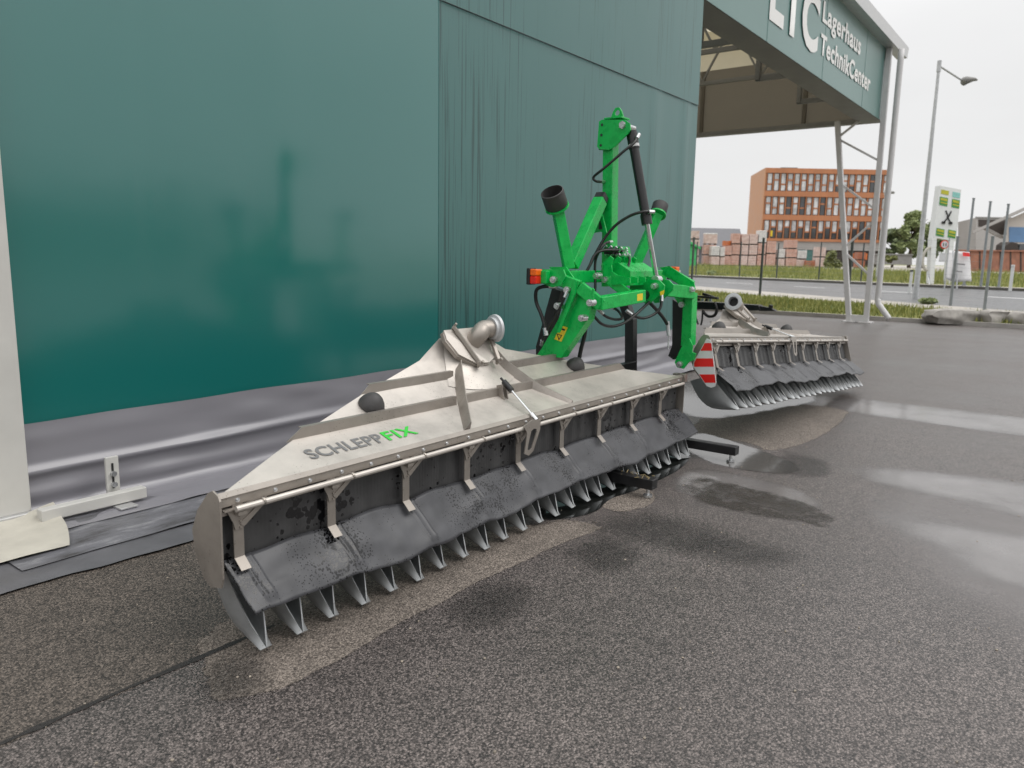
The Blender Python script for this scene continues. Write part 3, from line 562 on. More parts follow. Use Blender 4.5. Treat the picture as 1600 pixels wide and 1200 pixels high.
# lettering on the fascia
def fascia_text(s, x0, x1, z0, cap, bold):
    me = text_fit(s, x0, x1, cap, bold)
    for v in me.vertices: v.co = Vector((v.co.x, W-0.032, z0+v.co.y))
    link('lettering', me, 'letter_white', can)
fascia_text('LTC', 13.9, 16.78, 5.74, 1.10, 0.035)
fascia_text('Lagerhaus', 16.98, 20.15, 6.44, 0.40, 0.026)
fascia_text('TechnikCenter', 16.98, 21.35, 5.82, 0.40, 0.026)
# ================================================================== SLURRY SPREADER
sp = thing('trailing_shoe_spreader', 'bright green and stainless steel slurry spreader with two wings parked beside hall', 'farm implement', (5.3, 3.0, 0))
# ---- one shoe mesh shared by all
def make_shoe_mesh():
    bm = bmesh.new()
    def side(s):
        rim = smooth_path([(s*0.064, 0.05, 0.33), (s*0.052, -0.01, 0.21), (s*0.034, -0.06, 0.11), (s*0.003, -0.112, 0.012)], 3)
        keel = smooth_path([(0.0, 0.27, 0.32), (0.0, 0.225, 0.17), (0.0, 0.12, 0.055), (0.0, -0.104, 0.004)], 3)
        ns = 4; vs_ = []
        for a, b in zip(rim, keel):
            row = []
            for k in range(ns+1):
                t = k/ns; p = a.lerp(b, t); p.x += s*0.026*math.sin(math.pi*t); row.append(bm.verts.new(p))
            vs_.append(row)
        for i in range(len(vs_)-1):
            for k in range(ns): bm.faces.new((vs_[i][k], vs_[i+1][k], vs_[i+1][k+1], vs_[i][k+1]))
    side(-1); side(1)
    bmesh.ops.remove_doubles(bm, verts=bm.verts[:], dist=0.0005); bmesh.ops.recalc_face_normals(bm, faces=bm.faces[:])
    bmesh.ops.solidify(bm, geom=bm.faces[:], thickness=0.005)
    me = bpy.data.meshes.new('shoe'); bm.to_mesh(me); bm.free(); me.materials.append(MATS['shoe_steel'])
    for p in me.polygons: p.use_smooth = True
    me.set_sharp_from_angle(angle=R(40)); return me
SHOE = make_shoe_mesh()
ST = [(0.0, 0.665, 2.11), (0.235, 0.748, 1.60), (0.42, 0.862, 1.01), (0.54, 0.985, 0.42), (0.58, 1.10, 0.20)]
def hood_st(yl):
    for (a, b) in zip(ST, ST[1:]):
        if yl <= b[0]: t = (yl-a[0])/(b[0]-a[0]); return a[1]+(b[1]-a[1])*t, a[2]+(b[2]-a[2])*t
    return ST[-1][1], ST[-1][2]
def make_bolt_mesh(r, h):
    bm = bmesh.new(); cyl(bm, (0, 0, 0), (0, -h, 0), r*0.85, 6); cyl(bm, (0, 0.001, 0), (0, -h*0.35, 0), r*1.25, 10)
    me = bpy.data.meshes.new('bolt'); bm.to_mesh(me); bm.free(); me.materials.append(MATS['zinc']); return me
BOLT = make_bolt_mesh(0.008, 0.008)
def make_bracket_mesh():
    bm = bmesh.new()
    box2(bm, (-0.023, -0.012, 0.40), (0.023, -0.006, 0.625), 0.001)
    prism(bm, [(-0.023, -0.012, 0.402), (0.023, -0.012, 0.402), (0.023, -0.055, 0.362), (-0.023, -0.055, 0.362)], (0, 0.004, 0.005))
    prism(bm, [(-0.055, -0.014, 0.612), (0.11, -0.014, 0.628), (0.10, -0.014, 0.600), (0.025, -0.014, 0.54), (0.016, -0.014, 0.52), (-0.018, -0.014, 0.52), (-0.026, -0.014, 0.55)], (0, -0.005, 0))
    box2(bm, (-0.02, -0.045, 0.585), (0.02, 0.02, 0.600))
    prism(bm, [(0.0, -0.0195, 0.545), (0.018, -0.0195, 0.528), (0.135, -0.0195, 0.612), (0.125, -0.0195, 0.628)], (0, -0.004, 0))
    for z in (0.53, 0.555, 0.575): cyl(bm, (0.004, -0.018, z), (0.004, -0.024, z), 0.006, 6)
    cyl(bm, (0.03, -0.018, 0.585), (0.03, -0.024, 0.585), 0.006, 6)
    cyl(bm, (0.092, -0.045, 0.617), (0.100, -0.045, 0.619), 0.016, 12)
    bmesh.ops.recalc_face_normals(bm, faces=bm.faces[:])
    me = bpy.data.meshes.new('flap_bracket'); bm.to_mesh(me); bm.free(); me.materials.append(MATS['steel_plate']); return me
BRACK = make_bracket_mesh()
BX = [-2.03+0.468*k for k in range(9)]
def build_wing(loc, rot, m, with_text, seed):
    # hood: wedge-shaped closed distributor box
    def hood(bm):
        ys = [0.0, 0.06, 0.13, 0.19, 0.25, 0.31, 0.37, 0.43, 0.47, 0.51, 0.54, 0.56, 0.58]; top = []; bot = []
        for y in ys:
            z, h = hood_st(y); n = 28
            top.append([bm.verts.new((-h+2*h*i/n, y, z+0.002*noise.noise((i*0.4, y*9, seed)))) for i in range(n+1)])
            f = y/0.58; yb = y+0.03+0.10*(1-f); zb_ = z-0.07-0.07*(1-f); hb_ = h*0.955
            bot.append([bm.verts.new((-hb_+2*hb_*i/n, yb, zb_)) for i in range(n+1)])
        n = 28
        for L, flip in ((top, 0), (bot, 1)):
            for a, b in zip(L, L[1:]):
                for i in range(n): bm.faces.new((a[i], a[i+1], b[i+1], b[i]))
        for a, b, c, d in zip(top, top[1:], bot, bot[1:]):
            bm.faces.new((a[0], b[0], d[0], c[0])); bm.faces.new((a[n], b[n], d[n], c[n]))
        for i in range(n): bm.faces.new((top[-1][i], top[-1][i+1], bot[-1][i+1], bot[-1][i])); bm.faces.new((top[0][i], top[0][i+1], bot[0][i+1], bot[0][i]))
    bm = bmesh.new(); hood(bm); h = obj('distributor_wing', bm, 'steel_sheet', sp); autosmooth(h, 30)
    h.location = Vector(loc); h.rotation_euler = rot
    P = lambda name, fn, mt, **kw: part(name, fn, mt, h, local=True, **kw)
    # outlet box behind the curtain and its end plates
    P('outlet_box', lambda bm: prism(bm, [(-2.09, 0.045, 0.34), (-2.09, 0.10, 0.34), (-2.09, 0.145, 0.43), (-2.09, 0.155, 0.50), (-2.09, 0.11, 0.58), (-2.09, 0.045, 0.64)], (4.18, 0, 0)), 'black_paint')
    prof = [(-0.025, 0.34), (-0.012, 0.30), (0.06, 0.285), (0.11, 0.31), (0.165, 0.42), (0.175, 0.50), (0.13, 0.59), (0.05, 0.675), (0.02, 0.69), (-0.018, 0.675), (-0.028, 0.655)]
    for s in (-1, 1): P('end_plate', lambda bm: prism(bm, [(s*2.118, y, z) for y, z in prof], (-s*0.008, 0, 0)), 'steel_plate')
    P('front_strip', lambda bm: (box2(bm, (-2.105, -0.012, 0.622), (2.105, -0.004, 0.655), 0.001), prism(bm, [(-2.105, -0.014, 0.656), (-2.105, 0.008, 0.672), (-2.105, 0.008, 0.677), (-2.105, -0.016, 0.661)], (4.21, 0, 0)), box2(bm, (-2.10, -0.03, 0.606), (2.10, 0.03, 0.612)), box2(bm, (-2.10, -0.006, 0.585), (2.10, 0.0, 0.606))), 'steel_plate')
    for k in range(24):
        b = bpy.data.objects.new('bolt', BOLT); col.objects.link(b); b.parent = h; b.location = (-2.03+0.1765*k, -0.012, 0.639)
    P('tube_rail', lambda bm: (tube(bm, [(-2.06, -0.045, 0.615), (2.05, -0.045, 0.615)], 0.0125, 10)), 'steel_sheet', auto=True)
    P('rubber_curtain', lambda bm: grid(bm, 420, 4, lambda u, v: Vector((-2.09+4.18*u, 0.03+0.0035*math.sin(u*4.18*2*math.pi/0.022)+0.006*noise.noise((u*9, v, seed)), 0.345+0.26*v))), 'rubber_curtain', smooth=True)
    for x in BX:
        b = bpy.data.objects.new('flap_bracket', BRACK); col.objects.link(b); b.parent = h; b.location = (x, 0, 0)
    # rubber flap with welded strips and a wavy hem
    def flapfn(bm):
        nu, nv = 640, 16
        def f(u, v):
            x = -2.09+4.22*u; hem = 0.010*math.sin(x*3.1+seed)+0.013*noise.noise((x*1.9, 3, seed))
            ph = ((x-BX[0])/0.468) % 1.0; bulge = math.sin(math.pi*ph)
            y = 0.012-0.158*v-0.010*math.sin(math.pi*v)+0.018*bulge*(1-v)*v*2; z = 0.392-0.196*v+0.012*bulge*(1-v)**2+hem*v*1.4-0.012*bulge*v
            y += 0.013*noise.noise((x*3.5, v*2, seed+4)); z += 0.010*noise.noise((x*5, v*3, seed+9))+0.006*noise.noise((x*11, v*5, seed))*v
            y += 0.035*max(0, noise.noise((x*1.2, 1, seed+2)))*v*-1
            dx = min(abs(x-b-0.035) for b in BX)
            if dx < 0.026 and v < 0.86: y -= 0.005; z += 0.004
            if dx < 0.015 and v < 0.82: y += 0.003; z -= 0.002
            return Vector((x+0.035*v, y, z))
        grid(bm, nu, nv, f)
    fl = P('rubber_flap', flapfn, 'rubber_flap', smooth=True)
    sm = fl.modifiers.new('thickness', 'SOLIDIFY'); sm.thickness = 0.005
    for k in range(24):
        s = bpy.data.objects.new('trailing_shoe', SHOE); col.objects.link(s); s.parent = h
        s.location = (-1.985+0.1775*k, 0.0+random.uniform(-0.006, 0.006), 0.012+random.uniform(-0.004, 0.006)); s.rotation_euler = (random.uniform(-0.04, 0.04), random.uniform(-0.03, 0.03), random.uniform(-0.06, 0.06))
    if with_text:
        s0 = bpy.data.objects[-1]
    # ribs along the wing
    def rib(yl, x0, x1, hgt, cut0, cut1):
        z, _ = hood_st(yl)
        def f(bm):
            prism(bm, [(x0, yl, z-0.004), (x0+cut0, yl, z+hgt), (x1-cut1, yl, z+hgt), (x1, yl, z-0.004)], (0, 0.005, 0))
            prism(bm, [(x0+cut0, yl+0.005, z+hgt), (x0+cut0, yl+0.005, z+hgt-0.004), (x0+cut0, yl+0.03, z+hgt-0.004), (x0+cut0, yl+0.03, z+hgt)], (x1-x0-cut0-cut1, 0, 0))
        P('rib', f, 'steel_plate')
    rib(0.245, -1.60, -0.42, 0.052, 0.09, 0.0); rib(0.245, -0.365, 0.335, 0.05, 0.0, 0.0); rib(0.245, 0.345, 1.60, 0.052, 0.0, 0.09)
    rib(0.425, -0.99, -0.245, 0.05, 0.07, 0.0); rib(0.425, 0.27, 1.0, 0.05, 0.0, 0.07)
    # two ribs running from the inlet down to the front edge
    def drib(xb, xt, yt, zt_, hb, ht, wid):
        def f(bm):
            n = 8; a = []; 
            for k in range(n+1):
                t = k/n; yl = 0.015+(yt-0.015)*t; z, _ = hood_st(yl); x = xb+(xt-xb)*t; hh = hb+(ht-hb)*t
                a.append(((x, yl, z-0.004), (x, yl-0.25*hh, z+hh)))
            top = [q[1] for q in a]; low = [q[0] for q in a]
            off = Vector((0.006, 0, 0)); low = [Vector(p)-Vector((wid, 0, 0)) for p in low]; offl = Vector((wid+0.006, 0, 0))
            vl = [bm.verts.new(p) for p in low]; vt = [bm.verts.new(p) for p in top]; vl2 = [bm.verts.new(Vector(p)+offl) for p in low]; vt2 = [bm.verts.new(Vector(p)+off) for p in top]
            for i in range(n):
                bm.faces.new((vl[i], vl[i+1], vt[i+1], vt[i])); bm.faces.new((vl2[i], vl2[i+1], vt2[i+1], vt2[i])); bm.faces.new((vt[i], vt[i+1], vt2[i+1], vt2[i]))
            bm.faces.new((vl[0], vt[0], vt2[0], vl2[0])); bm.faces.new((vl[n], vt[n], vt2[n], vl2[n]))
        P('rib', f, 'steel_plate')
    drib(-0.58, -0.17, 0.45, 0, 0.045, 0.085, 0.05); drib(0.46, 0.20, 0.56, 0, 0.018, 0.085, 0.02)
    # bulged transition below the inlet
    def cone(bm):
        def f(u, v):
            uu = 2*u-1; w = 0.17+0.17*v; ext = 0.72+0.28*(1-uu*uu); yl = 0.575-0.27*v*ext; z, _ = hood_st(yl)
            b = 0.055*(1-uu*uu)*(1-v**2.5)+0.004
            return Vector((uu*w, yl-b*0.65, z+b*0.75))
        grid(bm, 20, 14, f)
    P('inlet_cone', cone, 'steel_sheet', smooth=True)
    # bolted inlet plate with two clamp bars
    nrm = Vector((0, -0.82, 0.57))
    pl = [(-0.215, 0.585, 1.115), (0.215, 0.585, 1.115), (0.205, 0.54, 1.0), (0.17, 0.475, 0.935), (0.06, 0.445, 0.905), (-0.06, 0.45, 0.91), (-0.17, 0.50, 0.97), (-0.215, 0.56, 1.06)]
    P('inlet_plate', lambda bm: prism(bm, [Vector(p)+nrm*0.058 for p in pl], nrm*0.010), 'steel_sheet')
    P('inlet_flange', lambda bm: prism(bm, [Vector((p[0]*1.03, p[1]-0.004, p[2]-0.006))+nrm*0.030 for p in pl], nrm*0.026), 'steel_plate')
    for x0, x1, e in ((-0.13, -0.04, 0), (0.19, 0.15, 0)):
        a = Vector((x0, 0.585, 1.135))+nrm*0.07; b = Vector((x1, 0.44, 0.905))+nrm*0.07
        c_ = P('clamp_bar', lambda bm: (beam(bm, a, b, 0.026, 0.022, 0.003), cyl(bm, b+Vector((0, 0.02, -0.02)), b+nrm*0.03, 0.010, 8), cyl(bm, a+Vector((0, 0.01, -0.02)), a+nrm*0.03, 0.008, 8), beam(bm, b+Vector((-0.02, 0, 0)), b+Vector((0.02, 0, 0)), 0.03, 0.03, 0.004)), 'steel_plate')
    # elbow pipe and flange
    ax = Vector((m*0.95, -0.24, 0.04)).normalized()
    p0 = Vector((m*0.02, 0.53, 1.03)); p1 = p0+nrm*0.08+Vector((m*0.02, -0.0, 0.035)); k_ = 0.45 if m > 0 else 1.0; p2 = p0+nrm*(0.09+0.03*k_)+(Vector((0.07, 0.02, 0.055)) if m > 0 else Vector((-0.11, 0.02, 0.03))); p3 = p2+ax*0.11*k_; p4 = p2+ax*0.18*k_
    P('elbow_pipe', lambda bm: tube(bm, smooth_path([p0, p1, p2, p3, p4], 7), 0.057, 20, caps=False), 'steel_plate', smooth=True)
    def flg(bm):
        prof_ = [(0.052, -0.01), (0.070, -0.01), (0.072, 0.012), (0.088, 0.014), (0.090, 0.032), (0.074, 0.036), (0.052, 0.036), (0.049, 0.02), (0.049, -0.10)]
        fr = frame_of(ax); n = 32; rings = []
        for r_, d in prof_:
            rings.append([bm.verts.new(p4+ax*(d-0.012)+(fr.col[0]*math.cos(2*math.pi*k/n)+fr.col[2]*math.sin(2*math.pi*k/n))*r_) for k in range(n)])
        for a, b in zip(rings, rings[1:]):
            for k in range(n): bm.faces.new((a[k], a[(k+1) % n], b[(k+1) % n], b[k]))
    P('flange', flg, 'galv', auto=True)
    P('pipe_bore', lambda bm: cyl(bm, p4-ax*0.09, p4-ax*0.08, 0.05, 20), 'label_black')
    P('end_box', lambda bm: bbox(bm, (2.145, 0.03, 0.645), (0.05, 0.11, 0.07), 0.004), 'steel_plate')
    # rubber cone buffers
    for x in (-0.99, 1.01):
        z, _ = hood_st(0.345); nn = Vector((0, -0.52, 0.85))
        def dome(bm):
            n = 24; prof_ = [(0.078, 0.0), (0.080, 0.012), (0.070, 0.035), (0.050, 0.060), (0.028, 0.076), (0.0, 0.082)]; c0 = Vector((x, 0.345, z)); fr = frame_of(nn); rings = []
            for r_, d in prof_[:-1]: rings.append([bm.verts.new(c0+nn*d+(fr.col[0]*math.cos(2*math.pi*k/n)+fr.col[2]*math.sin(2*math.pi*k/n)*1.0)*r_*0.9) for k in range(n)])
            ap = bm.verts.new(c0+nn*0.082)
            for a, b in zip(rings, rings[1:]):
                for k in range(n): bm.faces.new((a[k], a[(k+1) % n], b[(k+1) % n], b[k]))
            for k in range(n): bm.faces.new((rings[-1][k], rings[-1][(k+1) % n], ap))
        P('rubber_buffer', dome, 'cup_grey', smooth=True)
    # adjusting lever, slotted plate and chrome rod
    def lever(bm):
        o_ = [(-0.19, 0.635), (-0.10, 0.66), (-0.015, 0.65), (-0.02, 0.59), (-0.085, 0.47), (-0.13, 0.45), (-0.175, 0.47), (-0.165, 0.52), (-0.15, 0.59)]
        i_ = [(-0.110, 0.595), (-0.085, 0.605), (-0.058, 0.60), (-0.055, 0.58), (-0.105, 0.49), (-0.125, 0.48), (-0.145, 0.49), (-0.138, 0.52), (-0.12, 0.57)]
        y = -0.062; k = len(o_)
        for off in (0, -0.006):
            pass
        vo = [[bm.verts.new((x, y+d, z)) for x, z in o_] for d in (0, -0.006)]; vi = [[bm.verts.new((x, y+d, z)) for x, z in i_] for d in (0, -0.006)]
        for d in (0, 1):
            for j in range(k): bm.faces.new((vo[d][j], vo[d][(j+1) % k], vi[d][(j+1) % k], vi[d][j]))
        for j in range(k):
            bm.faces.new((vo[0][j], vo[0][(j+1) % k], vo[1][(j+1) % k], vo[1][j])); bm.faces.new((vi[0][j], vi[0][(j+1) % k], vi[1][(j+1) % k], vi[1][j]))
    P('lever_plate', lever, 'steel_plate')
    ra = Vector((-0.045, -0.062, 0.648)); rb = Vector((0.02, 0.235, 0.835))
    P('adjusting_rod', lambda bm: (cyl(bm, ra, rb, 0.007, 10), cyl(bm, ra, ra+(rb-ra)*0.16, 0.014, 10)), 'chrome', auto=True)
    P('rod_spring', lambda bm: (cyl(bm, ra+(rb-ra)*0.78, ra+(rb-ra)*1.02, 0.019, 12), cyl(bm, ra+(rb-ra)*1.02, ra+(rb-ra)*1.12, 0.008, 8)), 'black_paint', auto=True)
    P('rod_lug', lambda bm: (prism(bm, [(0.01, 0.19, 0.70), (0.01, 0.25, 0.70), (0.01, 0.26, 0.82), (0.01, 0.22, 0.83)], (0.006, 0, 0)), prism(bm, [(-0.03, 0.19, 0.70), (-0.03, 0.25, 0.70), (-0.03, 0.26, 0.82), (-0.03, 0.22, 0.83)], (0.006, 0, 0))), 'steel_plate')
    if with_text:
        # words printed along the slope between front edge and lower rib
        sl_ = math.atan2(0.083, 0.235)
        for s_, a, b, mt in (('SCHLEPP', -1.585, -1.13, 'letter_grey'), ('FIX', -1.11, -0.90, 'letter_green')):
            me = text_fit(s_, a, b, 0.080, 0.022)
            for v in me.vertices:
                d = 0.088+v.co.y; v.co = Vector((v.co.x, d*math.cos(sl_), 0.665+d*math.sin(sl_)+0.0035))
            link('lettering', me, mt, h, local=True)
    return h
wing1 = build_wing((3.72, 2.61, 0.0), (0, 0, 0), 1, True, 1.0)
# the hood objects are children of the implement: give location relative to it
def to_local(o): o.matrix_parent_inverse = Matrix.Translation(-sp.location)
to_local(wing1)
rot2 = Matrix.Rotation(-0.02, 3, 'Z') @ Matrix.Rotation(0.071, 3, 'Y') @ Matrix.Rotation(-0.29, 3, 'X')
piv = Vector((0, -0.045, 0.615)); loc2 = Vector((8.20, 2.425, 0.79)) - rot2 @ piv
wing2 = build_wing(loc2, rot2.to_euler(), -1, False, 5.0); to_local(wing2)
wing1['label'] = 'stainless wing with printed lettering and pipe elbow'; wing2['label'] = 'raised far wing next to striped warning board'
# ---- green frame
XC = 5.3
def PP(name, fn, mt, auto=False, parent=sp, smooth=False): return part(name, fn, mt, parent, auto=auto, smooth=smooth)
g = 'green_paint'
mast = PP('mast', lambda bm: (beam(bm, (XC, 3.02, 1.40), (XC, 3.055, 2.56), 0.10, 0.085, 0.006, Vector((0, 1, 0))), prism(bm, [PX(948, 385, XC-0.06), PX(972, 385, XC-0.06), PX(978, 420, XC-0.06), PX(940, 420, XC-0.06)], (0.12, 0, 0))), g)
def plate_px(pts, x, th): return lambda bm: prism(bm, [PX(a, b, x) for a, b in pts], (th, 0, 0))
head = [(936, 190), (940, 187), (976, 187), (984, 193), (985, 203), (981, 209), (962, 228), (952, 234), (936, 233), (933, 229)]
for x in (XC-0.066, XC+0.054):
    hp = PP('head_plate', plate_px(head, x, 0.012), g)
    if x < XC:
        for a, b in ((940.5, 195), (939.5, 211), (938.5, 227)): PP('pin_hole', lambda bm: cyl(bm, PX(a, b, x-0.003), PX(a, b, x-0.003)+Vector((0.002, 0, 0)), 0.010, 12), 'label_black', parent=hp)
        PP('pin', lambda bm: (cyl(bm, PX(972, 195, x-0.02), PX(972, 195, x-0.02)+Vector((0.19, 0, 0)), 0.018, 12), cyl(bm, PX(972, 195, x-0.006), PX(972, 195, x-0.006)+Vector((0.006, 0, 0)), 0.030, 6)), 'zinc', parent=hp)
def eye(bm):
    c = PX(965, 178, XC); o_ = [(0.06, -0.075), (0.055, -0.03), (0.035, 0.02), (0.015, 0.045), (-0.015, 0.045), (-0.035, 0.02), (-0.055, -0.03), (-0.06, -0.075)]
    i_ = [(0.022*math.cos(a), 0.008+0.022*math.sin(a)) for a in [R(-90+22.5+45*k) for k in range(8)]]
    k = 8; V = {}
    for d in (0, 1):
        V['o', d] = [bm.verts.new(c+Vector((0.014*d-0.007, y, z))) for y, z in o_]; V['i', d] = [bm.verts.new(c+Vector((0.014*d-0.007, y, z))) for y, z in i_]
    order = [0, 1, 2, 3, 4, 5, 6, 7]; ii = [1, 2, 2, 3, 4, 5, 5, 6]
    for d in (0, 1):
        o, i = V['o', d], V['i', d]
        for a in range(8):
            b = (a+1) % 8
            try: bm.faces.new((o[a], o[b], i[(b) % 8], i[a]))
            except ValueError: pass
    for key in ('o', 'i'):
        for a in range(8): b = (a+1) % 8; bm.faces.new((V[key, 0][a], V[key, 0][b], V[key, 1][b], V[key, 1][a]))
PP('lifting_eye', eye, g)
PP('head_cap', lambda bm: bbox(bm, PX(964, 186, XC), (0.13, 0.15, 0.012), 0.002), g)
# mast side strut with gusset
a = PX(938, 313, XC-0.12); b = PX(893, 415, XC-0.50)
st_ = PP('strut', lambda bm: beam(bm, a, b, 0.085, 0.085, 0.006), g)
PP('end_cap', lambda bm: beam(bm, a+(a-b).normalized()*0.001, a+(a-b).normalized()*0.05, 0.078, 0.078, 0.004), 'black_paint', parent=st_)
gus = [(938, 328), (942, 340), (948, 365), (938, 362), (928, 364), (921, 366), (930, 345)]
PP('gusset', plate_px(gus, XC-0.115, 0.014), g)
PP('gusset_opening', plate_px([(937, 343), (941, 355), (941, 358), (935, 358)], XC-0.118, 0.002), 'label_black')
# hose cup holders
def cup(pt, axis, open_):
    ax = Vector(axis).normalized(); c = Vector(pt); fr = frame_of(ax, Vector((0, 1, 0.01)))
    def f(bm):
        n = 28; prof_ = [(q[0]*open_, q[1]*open_) for q in [(0.0, 0), (0.082, 0), (0.086, 0.006), (0.086, 0.125), (0.079, 0.128), (0.077, 0.02), (0.0, 0.02)]]; rings = []
        for r_, d in prof_[1:-1]: rings.append([bm.verts.new(c+ax*d+(fr.col[0]*math.cos(2*math.pi*k/n)+fr.col[2]*math.sin(2*math.pi*k/n))*r_) for k in range(n)])
        for a_, b_ in zip(rings, rings[1:]):
            for k in range(n): bm.faces.new((a_[k], a_[(k+1) % n], b_[(k+1) % n], b_[k]))
        bm.faces.new(rings[0]); bm.faces.new(rings[-1])
    cu = PP('hose_cup', f, 'cup_grey', auto=True)
    PP('cup_flange', lambda bm: cyl(bm, c-ax*0.014, c-ax*0.001, 0.092*open_, 24), g, parent=cu, auto=True)
cl_b = PX(870, 322, 4.62); cup(cl_b, (-0.62, -0.05, 0.78), 0.95)
PP('cup_arm', lambda bm: beam(bm, cl_b-Vector((-0.62, -0.05, 0.78)).normalized()*0.01, PX(889, 420, 4.70), 0.075, 0.075, 0.005), g)
cr_b = PX(1028, 334, 6.05); cup(cr_b, (0.6, 0.1, 0.75), 0.78)
PP('cup_arm', lambda bm: beam(bm, cr_b, PX(988, 425, 5.90), 0.075, 0.075, 0.005), g)
# beams
PP('rear_beam', lambda bm: beam(bm, (4.42, 3.06, 1.47), (6.18, 3.0, 1.47), 0.09, 0.09, 0.006), g)
lp = [PX(866, 434, 4.52), PX(905, 448, 4.60), PX(937, 474, 4.66), PX(1002, 462, 5.16)]
PP('left_link', lambda bm: (beam(bm, lp[0]+Vector((0, 0.06, 0.02)), lp[1], 0.085, 0.085, 0.006), beam(bm, lp[1], lp[2]+(lp[2]-lp[1]).normalized()*0.02, 0.085, 0.085, 0.006), beam(bm, lp[2]-Vector((0.03, 0, 0)), lp[3], 0.085, 0.09, 0.006)), g)
PP('hinge_plate', plate_px([(836, 421), (880, 421), (884, 432), (876, 446), (862, 449), (840, 440)], 4.47, 0.014), g)
PP('hinge_plate', plate_px([(858, 417), (884, 417), (896, 434), (876, 440)], 4.64, 0.014), g)
PP('diagonal_link', lambda bm: beam(bm, PX(950, 436, 5.05), PX(985, 462, 5.12), 0.09, 0.07, 0.006), g)
PP('centre_block', lambda bm: prism(bm, [PX(940, 418, 5.12), PX(965, 410, 5.12), PX(985, 424, 5.12), PX(985, 446, 5.12), PX(940, 448, 5.12)], (0.42, 0, 0)), g)
for k in range(4):
    x = 5.02+0.12*k
    PP('fin_plate', lambda bm: prism(bm, [PX(a_, b_, 5.02)+Vector((x-5.02, 0, 0)) for a_, b_ in ((938, 436), (941, 412), (953, 400), (958, 404), (955, 414), (956, 424), (964, 430), (984, 434), (984, 442), (955, 446), (944, 447))], (0.014, 0, 0)), g)
PP('pivot_plate', lambda bm: prism(bm, [PX(a_, b_, 5.34) for a_, b_ in ((984, 434), (1012, 436), (1030, 438), (1038, 446), (1037, 454), (1015, 474), (1008, 475), (1000, 462), (984, 458))], (0.016, 0, 0)), g)
PP('pivot_plate', lambda bm: prism(bm, [PX(a_, b_, 5.34)+Vector((0.16, 0, 0)) for a_, b_ in ((984, 434), (1012, 436), (1030, 438), (1038, 446), (1037, 454), (1015, 474), (1008, 475), (1000, 462), (984, 458))], (0.016, 0, 0)), g)
PP('pivot_bush', lambda bm: cyl(bm, PX(1003, 461, 5.28), PX(1003, 461, 5.28)+Vector((0.1, 0, 0)), 0.035, 18), 'black_paint', auto=True)
rp_ = [PX(1030, 452, 5.52), PX(1078, 457, 5.98)]
PP('right_link', lambda bm: beam(bm, rp_[0], rp_[1], 0.10, 0.10, 0.006), g)
PP('right_side_beam', lambda bm: beam(bm, PX(1040, 422, 5.98), PX(1080, 446, 5.98), 0.09, 0.075, 0.006), g)
PP('right_side_plate', plate_px([(1030, 418), (1046, 416), (1084, 441), (1086, 452), (1078, 462), (1070, 452)], 5.93, 0.014), g)
PP('right_bracket', lambda bm: bbox(bm, PX(1008, 428, 5.7), (0.14, 0.16, 0.11), 0.006), g)
# left drop arm (with warning label)
la = PX(906, 460, 4.6); lb = PX(858, 562, 4.6)
arm = PP('drop_arm', lambda bm: prism(bm, [PX(a_, b_, 4.60) for a_, b_ in ((893, 444), (924, 474), (918, 500), (884, 548), (877, 559), (838, 556), (846, 545), (872, 500), (888, 462))], (0.09, 0, 0)), g)
PP('side_flange', plate_px([(897, 436), (900, 438), (898, 460), (874, 520), (870, 520), (890, 462)], 4.535, 0.012), g, parent=arm)
PP('side_flange', plate_px([(925, 450), (928, 452), (926, 474), (918, 484), (916, 480), (923, 470)], 4.54, 0.012), g, parent=arm)
lab = PP('warning_label', plate_px([(876, 508), (887, 512), (877, 534), (866, 530)], 4.597, 0.002), 'yellow_label', parent=arm)
PP('label_print', lambda bm: (prism(bm, [PX(a_, b_, 4.5955) for a_, b_ in ((869.5, 521), (878.5, 524), (873, 532))], (0.0008, 0, 0)), prism(bm, [PX(a_, b_, 4.5955) for a_, b_ in ((876, 512), (883, 514.5), (882, 517), (875, 514.5))], (0.0008, 0, 0))), 'label_black', parent=arm)
PP('label_triangle', lambda bm: prism(bm, [PX(a_, b_, 4.5945) for a_, b_ in ((871.5, 523), (876.5, 524.7), (873.4, 529))], (0.0006, 0, 0)), 'yellow_label', parent=arm)
# right drop arm
arm2 = PP('drop_arm', lambda bm: (prism(bm, [PX(a_, b_, 5.95) for a_, b_ in ((1068, 458), (1082, 458), (1079, 540), (1064, 540))], (0.10, 0, 0)), prism(bm, [PX(a_, b_, 5.95) for a_, b_ in ((1052, 462), (1070, 462), (1070, 478), (1062, 478))], (0.014, 0, 0))), g)
PP('arm_lug', plate_px([(1072, 529), (1077, 529), (1082, 540), (1081, 550), (1087, 553), (1085, 562), (1076, 566), (1068, 576), (1058, 574), (1054, 566), (1062, 548)], 5.92, 0.016), g, parent=arm2)
PP('arm_lug', plate_px([(1072, 529), (1077, 529), (1082, 540), (1081, 550), (1076, 566), (1068, 576), (1058, 574), (1054, 566), (1062, 548)], 6.06, 0.016), g, parent=arm2)
PP('stabiliser_cylinder', lambda bm: (prism(bm, [PX(a_, b_, 5.99) for a_, b_ in ((1051, 468), (1067, 478), (1066, 548), (1052, 562), (1044, 556), (1050, 540))], (0.06, 0, 0))), 'black_paint')
